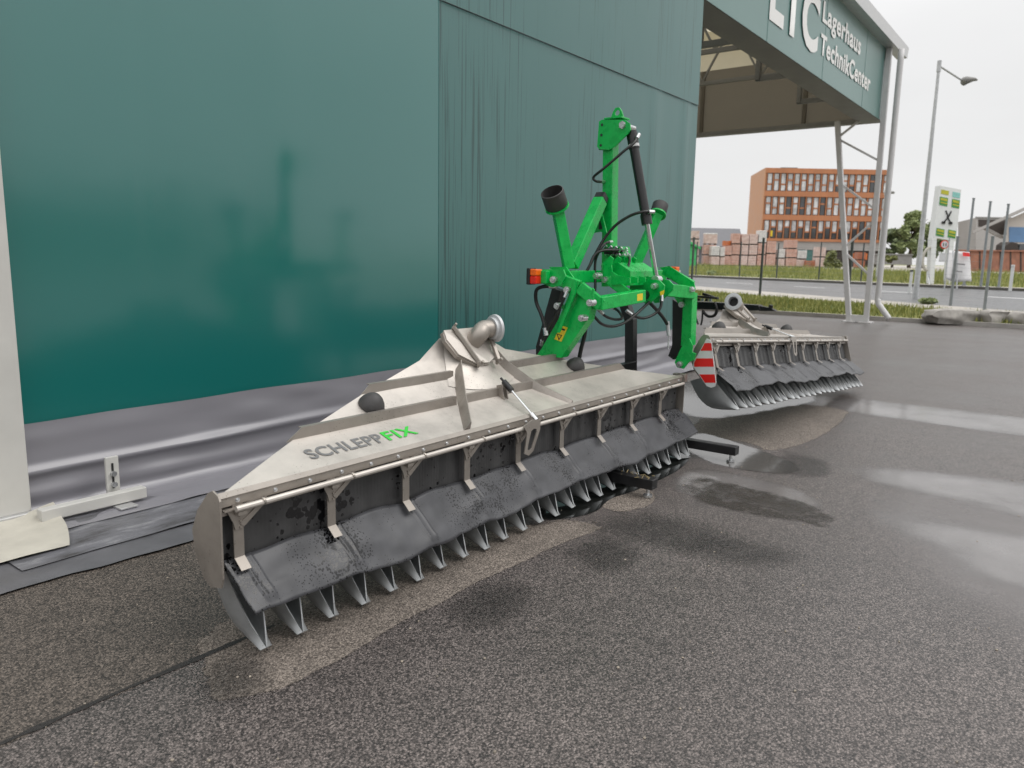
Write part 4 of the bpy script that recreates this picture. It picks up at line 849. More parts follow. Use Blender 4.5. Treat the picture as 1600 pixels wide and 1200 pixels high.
# pins with zinc heads, facing along the hall toward the viewer's left
for a_, b_, x in ((865, 437, 4.45), (886, 453, 4.525), (871, 478, 4.525), (922, 473, 4.53), (909, 497, 4.55), (945, 437, 5.0), (1022, 447, 5.31), (1079, 452, 5.90), (1065, 476, 5.93), (1062, 569, 5.90), (932, 431, 4.9)):
    p = PX(a_, b_, x); PP('pin', lambda bm: (cyl(bm, p+Vector((-0.012, 0, 0)), p+Vector((0.05, 0, 0)), 0.024, 12), cyl(bm, p+Vector((-0.026, 0, 0)), p+Vector((-0.012, 0, 0)), 0.016, 6)), 'zinc', auto=True)
# weld beads where plates meet tubes
mat('weld', (0.004, 0.33, 0.06), 0.35, var=0.25, scale=90, bump=0.8, bscale=220)
def bead(a_, b_, x, x2=None):
    p = PX(a_[0], a_[1], x); q = PX(b_[0], b_[1], x if x2 is None else x2); n = max(4, int((q-p).length/0.012))
    PP('weld_bead', lambda bm: tube(bm, [p.lerp(q, k/n) for k in range(n+1)], [0.006+0.0018*(k % 2) for k in range(n+1)], 6), 'weld', smooth=True)
bead((936, 233), (952, 234), XC-0.068); bead((940, 312), (944, 330), XC-0.06); bead((893, 444), (924, 474), 4.595); bead((1068, 460), (1082, 460), 5.945); bead((985, 434), (1010, 436), 5.335); bead((941, 412), (941, 436), 5.015); bead((1064, 540), (1079, 540), 5.94)
# hydraulic cylinder
c0 = PX(986, 203, XC); c1 = PX(1011, 350, XC); c2 = PX(1026, 437, XC+0.1)
cy = PP('hydraulic_cylinder', lambda bm: (cyl(bm, c0+(c1-c0)*0.06, c1, 0.036, 20), cyl(bm, c0+(c1-c0)*0.02, c0+(c1-c0)*0.20, 0.041, 20), cyl(bm, c0+(c1-c0)*0.90, c1+(c1-c0)*0.005, 0.041, 20)), 'black_paint', auto=True)
PP('piston_rod', lambda bm: cyl(bm, c1, c2, 0.019, 16), 'chrome', parent=cy, auto=True)
PP('rod_eye', lambda bm: cyl(bm, c2-Vector((0.03, 0, 0)), c2+Vector((0.04, 0, 0)), 0.032, 16), 'zinc', parent=cy, auto=True)
PP('cylinder_label', lambda bm: cyl(bm, c0+(c1-c0)*0.155, c0+(c1-c0)*0.185, 0.0418, 20), 'white_film', parent=cy)
def hose(pts, r=0.011, m='hose_rubber', ends=True):
    path = smooth_path(pts, 7); h = PP('hose', lambda bm: tube(bm, path, r, 8), m, smooth=True)
    if ends:
        for a_, b_ in ((path[0], path[2]), (path[-1], path[-3])):
            d = (b_-a_).normalized(); PP('hose_fitting', lambda bm: cyl(bm, a_-d*0.01, a_+d*0.045, r*1.35, 8), 'zinc', parent=h, auto=True)
    return h
hose([PX(998, 211, 5.28), PX(990, 224, 5.2), PX(975, 236, 5.15), PX(945, 262, 5.1), PX(928, 276, 5.1), PX(931, 283, 5.12), PX(943, 284, 5.24)], 0.010)
hose([PX(1020, 331, 5.3), PX(1005, 331, 5.22), PX(985, 337, 5.2), PX(962, 352, 5.18), PX(945, 372, 5.15), PX(933, 392, 5.1), PX(923, 412, 5.05), PX(912, 432, 5.0)], 0.011)
hose([PX(955, 378, 5.2), PX(946, 380, 5.1), PX(938, 390, 5.05), PX(930, 410, 5.05), PX(930, 450, 5.02), PX(926, 490, 4.95)], 0.010)
hose([PX(978, 392, 5.3), PX(960, 391, 5.15), PX(940, 392, 5.05), PX(928, 400, 5.0), PX(920, 418, 4.95), PX(905, 440, 4.9)], 0.011)
hose([PX(980, 397, 5.3), PX(984, 405, 5.25), PX(982, 418, 5.2), PX(988, 432, 5.2)], 0.010)
hose([PX(868, 447, 4.5), PX(848, 448, 4.48), PX(838, 454, 4.48), PX(838, 472, 4.5), PX(846, 492, 4.5), PX(851, 510, 4.5), PX(853, 522, 4.5)], 0.013)
hose([PX(886, 455, 4.51), PX(880, 470, 4.5), PX(870, 490, 4.5), PX(856, 512, 4.5), PX(848, 530, 4.5), PX(846, 538, 4.52)], 0.009)
hose([PX(918, 484, 4.7), PX(928, 494, 4.75), PX(940, 506, 4.8), PX(955, 510, 4.9), PX(972, 506, 5.0), PX(990, 494, 5.15), PX(1008, 478, 5.3), PX(1025, 462, 5.4), PX(1034, 450, 5.42)], 0.011)
hose([PX(936, 484, 4.8), PX(946, 494, 4.85), PX(960, 499, 4.95), PX(972, 497, 5.0), PX(966, 486, 5.05), PX(956, 480, 5.1)], 0.010)
hose([PX(980, 486, 5.15), PX(992, 494, 5.2), PX(1006, 497, 5.3), PX(1022, 491, 5.4), PX(1032, 480, 5.45), PX(1034, 462, 5.48)], 0.011)
hose([PX(1016, 474, 5.5), PX(1026, 484, 5.55), PX(1036, 496, 5.65), PX(1042, 506, 5.75)], 0.014, ends=False)
hose([PX(916, 490, 4.9), PX(914, 520, 4.9), PX(908, 545, 4.9), PX(905, 560, 4.9)], 0.016, ends=False)
PP('small_cylinder', lambda bm: (cyl(bm, PX(1043, 502, 5.8), PX(1045, 525, 5.8), 0.016, 12), cyl(bm, PX(1045, 525, 5.8), PX(1044, 545, 5.8), 0.007, 8)), 'galv', auto=True)
PP('valve_block', lambda bm: (bbox(bm, PX(962, 393, 5.26), (0.22, 0.08, 0.045), 0.004), bbox(bm, PX(968, 398, 5.28), (0.2, 0.06, 0.03), 0.004)), 'hose_rubber')
for k in range(5): PP('valve_fitting', lambda bm: (cyl(bm, PX(942+k*8, 390+k*1.0, 5.2), PX(942+k*8, 390+k*1.0, 5.2)+Vector((0, -0.03, 0.03)), 0.011, 8), cyl(bm, PX(946+k*8, 398+k*0.6, 5.18), PX(946+k*8, 398+k*0.6, 5.18)+Vector((0, -0.035, 0.01)), 0.010, 8)), 'zinc', auto=True)
# yellow notes on the beams
fr_ = frame_of(lp[3]-lp[2]); PP('small_label', lambda bm: bbox(bm, lp[2].lerp(lp[3], 0.84)-fr_.col[0]*0.0435, (0.002, 0.07, 0.05), 0, fr_), 'yellow_label')
PP('small_label', lambda bm: prism(bm, [PX(a_, b_, 5.33) for a_, b_ in ((1031, 456), (1038, 453), (1037, 460), (1032, 462))], (0.003, 0, 0)), 'yellow_label')
# lights
def lamp(px, py, x, s):
    c = PX(px, py, x)
    l = PP('marker_light', lambda bm: bbox(bm, c+Vector((0.02, 0.035, 0)), (0.085, 0.03, 0.115), 0.008), 'black_paint')
    PP('amber_lens', lambda bm: bbox(bm, c+Vector((0.02, -0.005, 0.028)), (0.075, 0.055, 0.046), 0.008), 'orange_lens', parent=l)
    PP('red_lens', lambda bm: bbox(bm, c+Vector((0.02, -0.005, -0.024)), (0.075, 0.055, 0.054), 0.008), 'red_lens', parent=l)
    PP('light_bracket', lambda bm: box2(bm, c+Vector((0.06, -0.0, -0.02)), c+Vector((0.15, 0.02, 0.02)), 0.002), 'galv', parent=l)
lamp(834, 432, 4.38, 1); lamp(1052, 426, 6.22, 1)
# black parking frame
bk = 'black_paint'
PP('stand_leg', lambda bm: (beam(bm, PX(972, 462, 5.95), PX(986, 502, 5.95), 0.08, 0.08, 0.004), beam(bm, PX(986, 498, 5.95), (5.95, 3.12, 0.16), 0.08, 0.08, 0.004)), bk)
PP('stand_leg', lambda bm: (beam(bm, PX(874, 452, 4.70), PX(848, 545, 4.70), 0.08, 0.08, 0.004), beam(bm, PX(849, 540, 4.70), (4.70, 3.22, 0.16), 0.08, 0.08, 0.004)), bk)
PP('stand_crossbar', lambda bm: beam(bm, (4.70, 3.2, 0.66), (5.95, 3.12, 0.70), 0.06, 0.06, 0.004), bk)
for x, y0 in ((5.90, 2.13), (4.62, 2.22)):
    ft = PP('stand_foot', lambda bm: beam(bm, (x, 3.3, 0.10), (x, y0, 0.10), 0.085, 0.07, 0.005), bk)
    PP('foot_jack', lambda bm: (cyl(bm, (x, y0+0.05, 0.07), (x, y0+0.05, 0.02), 0.012, 10), cyl(bm, (x, y0+0.05, 0.02), (x, y0+0.05, 0.004), 0.032, 12)), 'zinc', parent=ft, auto=True)
# wet straw caught on the nearer foot
def straw(bm):
    for k in range(16):
        p = Vector((4.62+random.uniform(-0.06, 0.06), random.uniform(2.25, 2.5), 0.138)); a_ = random.uniform(0, 6.28); d = Vector((math.cos(a_), math.sin(a_), random.uniform(-0.1, 0.3)))*random.uniform(0.02, 0.05)
        tube(bm, [p, p+d], 0.0018, 4)
mat('straw', (0.42, 0.33, 0.16), 0.7); st = PP('straw_bits', straw, 'straw'); st['kind'] = 'stuff'
# striped warning board on the inner end of the far wing
WX = 6.035
board = [(1104, 529), (1109, 531), (1112, 536), (1119, 598), (1117, 604), (1111, 606), (1104, 603), (1083, 573), (1083, 567)]
wb = PP('warning_board', plate_px(board, WX, 0.006), 'white_film')
wb['label'] = 'red and white striped warning board'
def clip_poly(y0, y1):
    out = []
    def ip(p, q, y): t = (y-p[1])/(q[1]-p[1]); return (p[0]+(q[0]-p[0])*t, y)
    poly = [((p[0]-1103)*0.93+1103, (p[1]-568)*0.965+568) for p in board]
    for lim, keep in ((y0, 1), (y1, -1)):
        res = []
        for i in range(len(poly)):
            p, q = poly[i], poly[(i+1) % len(poly)]; pi = (p[1]-lim)*keep >= 0; qi = (q[1]-lim)*keep >= 0
            if pi: res.append(p)
            if pi != qi: res.append(ip(p, q, lim))
        poly = res
    return poly
for y0, y1 in ((536, 548), (560, 573), (585, 598)):
    PP('red_stripe', plate_px(clip_poly(y0, y1), WX-0.002, 0.0015), 'red_film', parent=wb)
PP('board_holder', lambda bm: beam(bm, PX(1110, 570, WX+0.03), PX(1128, 575, 6.3), 0.02, 0.03, 0.002), bk, parent=wb)
# ================================================================== PARKED DRAWBAR BEHIND
dbt = thing('parked_trailer', 'black trailer drawbar with hanging hoses parked behind the hall corner', 'trailer', (14.2, 8, 0))
part('drawbar', lambda bm: (prism(bm, [PX(1060, 470, 14), PX(1125, 473, 14), PX(1185, 477, 14), PX(1187, 485, 14), PX(1155, 486, 14), PX(1120, 484, 14), PX(1060, 482, 14)], (0.22, 0, 0)),), 'black_paint', dbt)
part('coupling', lambda bm: (prism(bm, [PX(1183, 477.5, 14.05), PX(1203, 481, 14.05), PX(1212, 486, 14.05), PX(1186, 486, 14.05)], (0.12, 0, 0)), cyl(bm, PX(1204, 481, 14.1), PX(1205, 476.5, 14.1), 0.04, 12)), 'black_paint', dbt)
part('hose_tray', lambda bm: (beam(bm, PX(1065, 461, 14), PX(1122, 466, 14), 0.1, 0.04), beam(bm, PX(1098, 459, 14.1), PX(1116, 465, 14.1), 0.05, 0.05)), 'black_paint', dbt)
for k in range(6): part('tray_clip', lambda bm: bbox(bm, PX(1080+k*6, 467.5+k*0.3, 13.95), (0.04, 0.05, 0.05), 0.005), 'zinc' if k % 2 else 'black_paint', dbt)
def far_hose(pts, r=0.018): part('hose', lambda bm: tube(bm, smooth_path(pts, 6), r, 6), 'hose_rubber', dbt, smooth=True)
far_hose([PX(1086, 483, 13.9), PX(1087, 495, 13.9), PX(1091, 507, 13.9)]); far_hose([PX(1098, 484, 13.9), PX(1097, 500, 13.9), PX(1095, 508, 13.9)])
far_hose([PX(1098, 486, 13.95), PX(1106, 494, 13.95), PX(1116, 493, 13.95), PX(1120, 484, 13.95), PX(1116, 472, 13.95)], 0.03)
part('stand_leg', lambda bm: beam(bm, PX(1080, 484, 14.1), PZ(1078, 530), 0.07, 0.07), 'black_paint', dbt)
part('chassis', lambda bm: (box2(bm, (13.9, 6.9, 0.72), (14.4, 9.5, 0.92)), cyl(bm, (13.8, 8.9, 0.45), (14.9, 8.9, 0.45), 0.06)), 'black_paint', dbt)
for x in (13.6, 14.9): 
    wh = part('wheel', lambda bm: cyl(bm, (x, 8.9, 0.45), (x+0.28, 8.9, 0.45), 0.45, 28), 'hose_rubber', dbt, auto=True)
    part('rim', lambda bm: cyl(bm, (x-0.005, 8.9, 0.45), (x+0.285, 8.9, 0.45), 0.22, 20), 'galv', wh, auto=True)
# ================================================================== STREET FURNITURE AND FENCES
def zterr(x, y):
    """height of the terrain rows at a point"""
    def xat(row):
        pts = row[0]
        for p, q in zip(pts, pts[1:]):
            if q[1] <= y <= p[1]: t = (p[1]-y)/(p[1]-q[1]); return p[0]+(q[0]-p[0])*t
        return pts[0][0] if y > pts[0][1] else pts[-1][0]
    prev = None
    if x < 24.16: return 0.0
    for row in rows:
        xr = xat(row)
        if prev is not None and x <= xr:
            t = (x-prev[0])/max(1e-6, xr-prev[0]); return prev[1]+(row[1]-prev[1])*t
        prev = (xr, row[1])
    return 1.15
def on_ground(px, py):
    """where the view ray meets the terrain"""
    d = ray(px, py); t = 10.0
    while t < 600:
        p = CAMP+d*t
        if p.z <= zterr(p.x, p.y): return Vector((p.x, p.y, zterr(p.x, p.y)))
        t += 0.05
    return CAMP+d*100
def dist(p): return (p-CAMP).dot(fw)
def lamp_post(base_px, top_px, label, arm_px=None, group='street lamps'):
    b = on_ground(*base_px); D = dist(b); top = PD(top_px[0], top_px[1], D); H = top.z-b.z
    t = thing('street_lamp', label, 'street lamp', b, group)
    part('pole', lambda bm: (cyl(bm, b-Vector((0, 0, 0.05)), b+Vector((0, 0, H)), 0.11*D/30, 14, 0.05*D/30), cyl(bm, b+Vector((0, 0, H*0.96)), b+Vector((0, 0, H+0.05)), 0.075*D/30, 12)), 'galv', t, auto=True)
    if arm_px:
        e = PD(arm_px[0], arm_px[1], D); e2 = PD(arm_px[2], arm_px[3], D); s = b+Vector((0, 0, H*0.985))
        part('arm', lambda bm: tube(bm, [s, e], 0.035, 8), 'galv', t)
        def head_(bm):
            d = (e2-e).normalized(); L = (e2-e).length; fr = frame_of(d); rings = []
            for k, (f, w, hh, dz) in enumerate([(-0.03, 0.05, 0.04, 0), (0.05, 0.16, 0.13, -0.02), (0.2, 0.24, 0.17, -0.03), (0.45, 0.22, 0.12, 0.0), (0.75, 0.16, 0.07, 0.02), (1.0, 0.04, 0.03, 0.0)]):
                rings.append([bm.verts.new(e+d*L*f+fr.col[0]*w*math.cos(a_)+Vector((0, 0, 1))*(hh*math.sin(a_)+dz)) for a_ in [2*math.pi*j/12 for j in range(12)]])
            for a_, b_ in zip(rings, rings[1:]):
                for j in range(12): bm.faces.new((a_[j], a_[(j+1) % 12], b_[(j+1) % 12], b_[j]))
            bm.faces.new(rings[0]); bm.faces.new(rings[-1])
        part('lamp_head', head_, 'truss_grey', t, smooth=True)
    else:
        part('lamp_head', lambda bm: bbox(bm, top+rt*0.22, (0.35, 0.5, 0.14), 0.04), 'truss_grey', t)
lamp_post((1430, 467), (1467, 112), 'tall grey street lamp with thin arm and slim head at roadside', (1503, 125.5, 1527, 125))
lamp_post((1372, 436), (1385, 301), 'distant smaller street lamp behind the canopy downpipe')
# wire fence along the verge: dark post by the trailer and grey posts further on
fz = thing('wire_fence', 'thin wire fence on grey steel posts along the near verge', 'fence', on_ground(1185, 463))
fpts = []
for px, pb, pt, mt in ((1080, 452, 372, 'post_dark'), (1187, 464, 373, 'post_dark'), (1324, 472, 376, 'post_dark'), (1485, 478, 371, 'fence_steel'), (1538, 485, 371, 'fence_steel')):
    b = on_ground(px, pb); D = dist(b); h = PD(px, pt, D).z-b.z
    part('post', lambda bm: (beam(bm, b-Vector((0, 0, 0.1)), b+Vector((0, 0, h)), 0.085, 0.085, 0.01), bbox(bm, b+Vector((0, 0, h+0.015)), (0.1, 0.1, 0.03), 0.006)), mt, fz); fpts.append((b, h))
def wires(bm):
    for (a, ha), (b, hb) in zip(fpts, fpts[1:]):
        for k in range(10): tube(bm, [a+Vector((0, 0, 0.12+(ha-0.2)*k/9)), b+Vector((0, 0, 0.12+(hb-0.2)*k/9))], 0.0025, 4)
wr = part('fence_wire', wires, 'fence_steel', fz)
# fence along the bank beyond the road
f2 = thing('field_fence', 'low wire fence of slim dark posts along bank before brick stacks', 'fence', on_ground(1212, 432)); fp2 = []
for px, pb, pt in ((1087, 431, 378), (1155, 433, 378), (1213, 435, 380), (1279, 437, 378), (1345, 440, 380)):
    b = on_ground(px, pb); D = dist(b); h = PD(px, pt, D).z-b.z
    part('post', lambda bm: beam(bm, b-Vector((0, 0, 0.1)), b+Vector((0, 0, h)), 0.07, 0.07, 0.004), 'post_dark', f2); fp2.append((b, h))
def wires2(bm):
    for (a, ha), (b, hb) in zip(fp2, fp2[1:]):
        for k in range(8): tube(bm, [a+Vector((0, 0, 0.2+(ha-0.25)*k/7)), b+Vector((0, 0, 0.2+(hb-0.25)*k/7))], 0.004, 4)
part('fence_wire', wires2, 'fence_steel', f2)
# tall slim poles near the warehouse
for k, (px, pb, pt, lb) in enumerate(((1506, 448, 313, 'tall dark pole standing beside the pylon sign'), (1532, 451, 318, 'tall dark pole in front of the grey warehouse'), (1560, 452, 322, 'tall dark pole in front of the pitched-roof shed'))):
    b = on_ground(px, pb); D = dist(b); tp = PD(px+14 if k < 2 else px+16, pt, D)
    o = part('steel_pole', lambda bm: (cyl(bm, b-Vector((0, 0, 0.1)), b+Vector((0, 0, tp.z-b.z)), 0.065, 12, 0.055), cyl(bm, b-Vector((0, 0, 0.05)), b+Vector((0, 0, 0.12)), 0.12, 12), cyl(bm, b+Vector((0, 0, tp.z-b.z)), b+Vector((0, 0, tp.z-b.z+0.06)), 0.07, 12)), 'fence_steel'); autosmooth(o); tag(o, lb, 'pole', 'tall steel poles')
# pylon sign
pb_ = on_ground(1472, 444); Dp = dist(pb_)
py = thing('pylon_sign', 'white pylon sign with green logo panels and crossed-gable emblem', 'sign', pb_)
def pyq(px0, py0, px1, py1, skx=-0.095, depth=0.0, off=0.0):
    """sign face quad from pixel corners on the plane facing the camera at the pylon's distance"""
    return [PD(px0, py0, Dp-off), PD(px1, py0+(px1-px0)*0.13, Dp-off), PD(px1, py1+(px1-px0)*0.13, Dp-off), PD(px0, py1, Dp-off)]
bx_ = ray(1470, 400); fdir = Vector((fw.x, fw.y, 0)).normalized()
def rdir(px): d = ray(px, 400); return Vector((d.x, d.y, 0)).normalized()
def leanq(ax, ay, bx2, by2, cx, cy, dx, dy, off): return [PD(ax, ay, Dp-off), PD(bx2, by2, Dp-off), PD(cx, cy, Dp-off), PD(dx, dy, Dp-off)]
part('sign_box', lambda bm: prism(bm, leanq(1469, 290, 1502, 296.5, 1494, 377, 1458, 371, 0), fdir*0.5), 'sign_white', py)
part('sign_post', lambda bm: prism(bm, leanq(1456, 371, 1464, 372, 1459, 444, 1453, 443, 0.0), fdir*0.4), 'sign_white', py)
part('sign_post', lambda bm: prism(bm, leanq(1484, 375, 1491, 376, 1486, 446, 1480, 445, 0.0), fdir*0.4), 'sign_white', py)
def lg(x0, y0, w, h_, kind):
    q = leanq(x0, y0, x0+w, y0+w*0.2, x0+w-h_*0.1, y0+w*0.2+h_, x0-h_*0.1, y0+h_, 0.02)
    o = part('logo_panel', lambda bm: prism(bm, q, fdir*0.015), kind, py)
    if kind == 'logo_green':
        q2 = leanq(x0+1, y0+h_*0.12, x0+w-1, y0+w*0.2+h_*0.12, x0+w-1.3, y0+w*0.2+h_*0.42, x0+0.7, y0+h_*0.42, 0.035)
        part('logo_stripe', lambda bm: prism(bm, q2, fdir*0.01), 'logo_yellow', o)
        q2 = leanq(x0+1, y0+h_*0.62, x0+w-1, y0+w*0.2+h_*0.62, x0+w-1.3, y0+w*0.2+h_*0.76, x0+0.7, y0+h_*0.76, 0.035)
        part('logo_stripe', lambda bm: prism(bm, q2, fdir*0.01), 'logo_yellow', o)
lg(1471, 296, 12, 6.5, 'logo_yellow'); lg(1489, 299.5, 11.5, 8, 'logo_teal'); lg(1469, 307, 12.5, 13, 'logo_green'); lg(1488, 310.5, 12, 13, 'logo_green'); lg(1463.5, 356, 12.5, 12, 'logo_green'); lg(1482, 358.5, 12, 12, 'logo_green')
def emb(bm):
    for a_, b_ in (((1478, 329), (1482, 339)), ((1486.5, 330), (1482, 339)), ((1482, 339), (1474, 348)), ((1480, 338), (1486, 349))):
        beam(bm, PD(*a_, Dp-0.03), PD(*b_, Dp-0.03), 0.05, 0.06, 0)
    for a_ in ((1474.5, 347.5), (1485.5, 348.5)): bbox(bm, PD(*a_, Dp-0.035), (0.16, 0.16, 0.12))
part('emblem', emb, 'label_black', py)
# round traffic sign and hanging banner on the fence
tb = on_ground(1475, 455); Dt = dist(tb)
ts = thing('traffic_sign', 'round red-rimmed traffic sign on a grey pole before the pylon', 'traffic sign', tb)
tc_ = PD(1476, 382, Dt)
part('pole', lambda bm: cyl(bm, tb-Vector((0, 0, 0.1)), Vector((tb.x, tb.y, tc_.z+0.3)), 0.03, 10), 'galv', ts, auto=True)
dsc = part('disc', lambda bm: cyl(bm, tc_+fdir*0.02, tc_-fdir*0.0, 0.20, 24), 'red_film', ts, auto=True)
part('disc_face', lambda bm: cyl(bm, tc_-fdir*0.0, tc_-fdir*0.006, 0.16, 24), 'white_film', dsc)
def digits(bm):
    for dx in (-0.06, 0.06): bbox(bm, tc_-fdir*0.008+rt*dx, (0.035, 0.01, 0.15), 0, frame_of(fdir).to_3x3())
part('sign_symbol', digits, 'label_black', dsc)
part('plate_below', lambda bm: bbox(bm, PD(1473, 402, Dt), (0.32, 0.02, 0.42), 0.02, frame_of(fdir)), 'white_film', ts)
bb = on_ground(1500, 452); Db = dist(bb)
bn = thing('banner', 'white tarpaulin banner with red corner tied to the fence', 'banner', bb)
def cloth(bm):
    def f(u, v):
        px = 1481+u*34+v*(-3+u*6); py_ = 391+u*3+v*(45+u*3)+2*math.sin(u*5)*v
        return PD(px, py_, Db-0.15*math.sin(u*7+v*2)*v)
    grid(bm, 14, 10, f)
part('banner_sheet', cloth, 'banner', bn, smooth=True).modifiers.new('t', 'SOLIDIFY').thickness = 0.01
part('red_print', lambda bm: grid(bm, 6, 3, lambda u, v: PD(1504+u*11+0.6*v, 394+u*1+v*6, Db-0.22)), 'red_film', bn)
part('print_line', lambda bm: (grid(bm, 4, 1, lambda u, v: PD(1493+u*15, 411+u*1.5+v*2, Db-0.24)), grid(bm, 4, 1, lambda u, v: PD(1494+u*10, 423+u*1+v*1.6, Db-0.26))), 'letter_grey', bn)
for px in (1488, 1491+4): part('banner_post', lambda bm: cyl(bm, on_ground(px, 452), PD(px+1, 392, Db), 0.04, 8), 'galv', bn)
# ring (hose reel) on the far grass
rr_ = PD(1451, 405, dist(on_ground(1455, 444)))
def ring(bm):
    pts = [rr_+rt*0.32*math.cos(a_)+Vector((0, 0, 0.62*math.sin(a_))) for a_ in [2*math.pi*k/20 for k in range(21)]]; tube(bm, pts, 0.075, 8, caps=False)
rg = thing('hoop_marker', 'pale ring-shaped hoop on a post behind the street lamp', 'hoop', on_ground(1452, 445))
part('hoop', ring, 'cream_tarp', rg, smooth=True)
part('post', lambda bm: cyl(bm, on_ground(1452, 445), rr_-Vector((0, 0, 0.6)), 0.04, 8), 'galv', rg)
# white bollards
for px, pb, pt, lb, w in ((1421, 458, 424, 'white plastic delineator post with dark cap beside street lamp', 0.055), (1578, 455, 416, 'white marker post before the brown block wall', 0.07)):
    b = on_ground(px, pb); D = dist(b); h = PD(px, pt, D).z-b.z
    t = thing('delineator_post', lb, 'post', b); part('shaft', lambda bm: prism(bm, [b+Vector((-w, -w, 0)), b+Vector((w, -w, 0)), b+Vector((w*0.4, w, 0)), b+Vector((-w*0.4, w, 0))], (0, 0, h)), 'sign_white', t); part('cap', lambda bm: bbox(bm, b+Vector((0, 0, h+0.03)), (w*2.2, w*2.2, 0.08), 0.01), 'post_dark' if px < 1500 else 'sign_white', t)
# big stones on the verge
def stone(px0, px1, pb, pt, label, seed):
    b = on_ground((px0+px1)/2, pb); D = dist(b); wdt = (px1-px0)/FP*D; h = (pb-pt)/FP*D
    bm = bmesh.new(); r = bmesh.ops.create_cube(bm, size=1); bmesh.ops.subdivide_edges(bm, edges=bm.edges[:], cuts=7, use_grid_fill=True)
    for v in bm.verts:
        p = v.co.copy(); q = p.normalized()*0.62; p = p.lerp(q, 0.35); p += Vector((noise.noise(p*2.1+Vector((seed, 0, 0))), noise.noise(p*2.3+Vector((0, seed, 0))), noise.noise(p*2.7+Vector((0, 0, seed)))))*0.13
        p.z *= 1-0.35*max(0, -p.x) if seed == 1 else 1
        v.co = p
    bmesh.ops.transform(bm, matrix=Matrix.Translation(b+Vector((0, 0, h*0.30))) @ Matrix.Rotation(math.atan2(rt.y, rt.x)+0.12*seed, 4, 'Z') @ Matrix.Diagonal((wdt*1.0, 0.7, h*1.15, 1)), verts=bm.verts)
    o = obj('boulder', bm, 'stone'); autosmooth(o, 50); tag(o, label, 'boulder', 'stone blocks on the verge'); return o
stone(1446, 1526, 505, 485, 'long low grey stone block lying in verge below first grey fence post', 1); stone(1526, 1572, 502, 483, 'rounded grey stone block in verge below second grey fence post', 2.3); stone(1580, 1640, 505, 486, 'grey stone block at the end of the row past the fence', 4.1)
# ================================================================== BRICK STACKS
shed = thing('green_shed', 'small green shed with pitched roof beside brick stacks', 'shed', PD(1078, 420, 70))
sc_ = PD(1070, 421, 70)
part('wall', lambda bm: prism(bm, [PD(1050, 421, 70), PD(1087.5, 421.5, 70), PD(1088.5, 385, 70), PD(1074, 376, 70), PD(1050, 376, 70)], fdir*4), 'shed_green', shed)
part('roof', lambda bm: prism(bm, [PD(1074, 374, 69.7), PD(1095, 386.5, 69.7), PD(1095, 389.5, 69.7), PD(1074, 378, 69.7)], fdir*4.6), 'shed_green', shed)
part('wall_batten', lambda bm: prism(bm, [PD(1076, 403, 69.95), PD(1088, 403.5, 69.95), PD(1088, 405, 69.95), PD(1076, 404.5, 69.95)], fdir*0.03), 'shed_green', shed)
def pallet_mesh(): pass
def brick_stack(x0, x1, yt, yb, n, mt, label, D=78, wrap=None):
    b = PD((x0+x1)/2, yb, D); b.z = 1.13; w = (x1-x0)/FP*D; H = PD((x0+x1)/2, yt, D).z-b.z
    t = thing('brick_stack', label, 'brick stack', b, 'brick stacks beyond the road'); ang = math.atan2(rt.y, rt.x)+random.uniform(-0.08, 0.08); rot = Matrix.Rotation(ang, 3, 'Z'); ph = H/n
    for k in range(n):
        z0 = b.z+k*ph; jit = random.uniform(-0.04, 0.04); c0_ = b+rot@Vector((jit, 0, 0))
        part('pallet', lambda bm: (bbox(bm, Vector((c0_.x, c0_.y, z0+0.10)), (w*0.98, 0.95, 0.02), 0, rot), *[bbox(bm, Vector((c0_.x, c0_.y, z0+0.045))+rot@Vector((w*0.42*s, 0, 0)), (0.09, 0.95, 0.09), 0, rot) for s in (-1, 0, 1)]) and None, 'bark', t)
        rowsn = 4; rh = (ph-0.12)/rowsn
        def f(bm):
            nb = 4
            for r_ in range(rowsn):
                for i in range(nb):
                    bbox(bm, Vector((c0_.x, c0_.y, z0+0.11+rh*(r_+0.5)))+rot@Vector((w*((i+0.5)/nb-0.5), random.uniform(-0.01, 0.01), 0)), (w/nb-0.012, 0.95, rh-0.012), 0, rot)
        part('brick_pack', f, mt if not (wrap and k == n-1) else wrap, t)
    if wrap: part('wrap', lambda bm: bbox(bm, Vector((b.x, b.y, b.z+H+0.02)), (w*1.02, 1.0, 0.12), 0.05, rot), 'wrap_white', t)
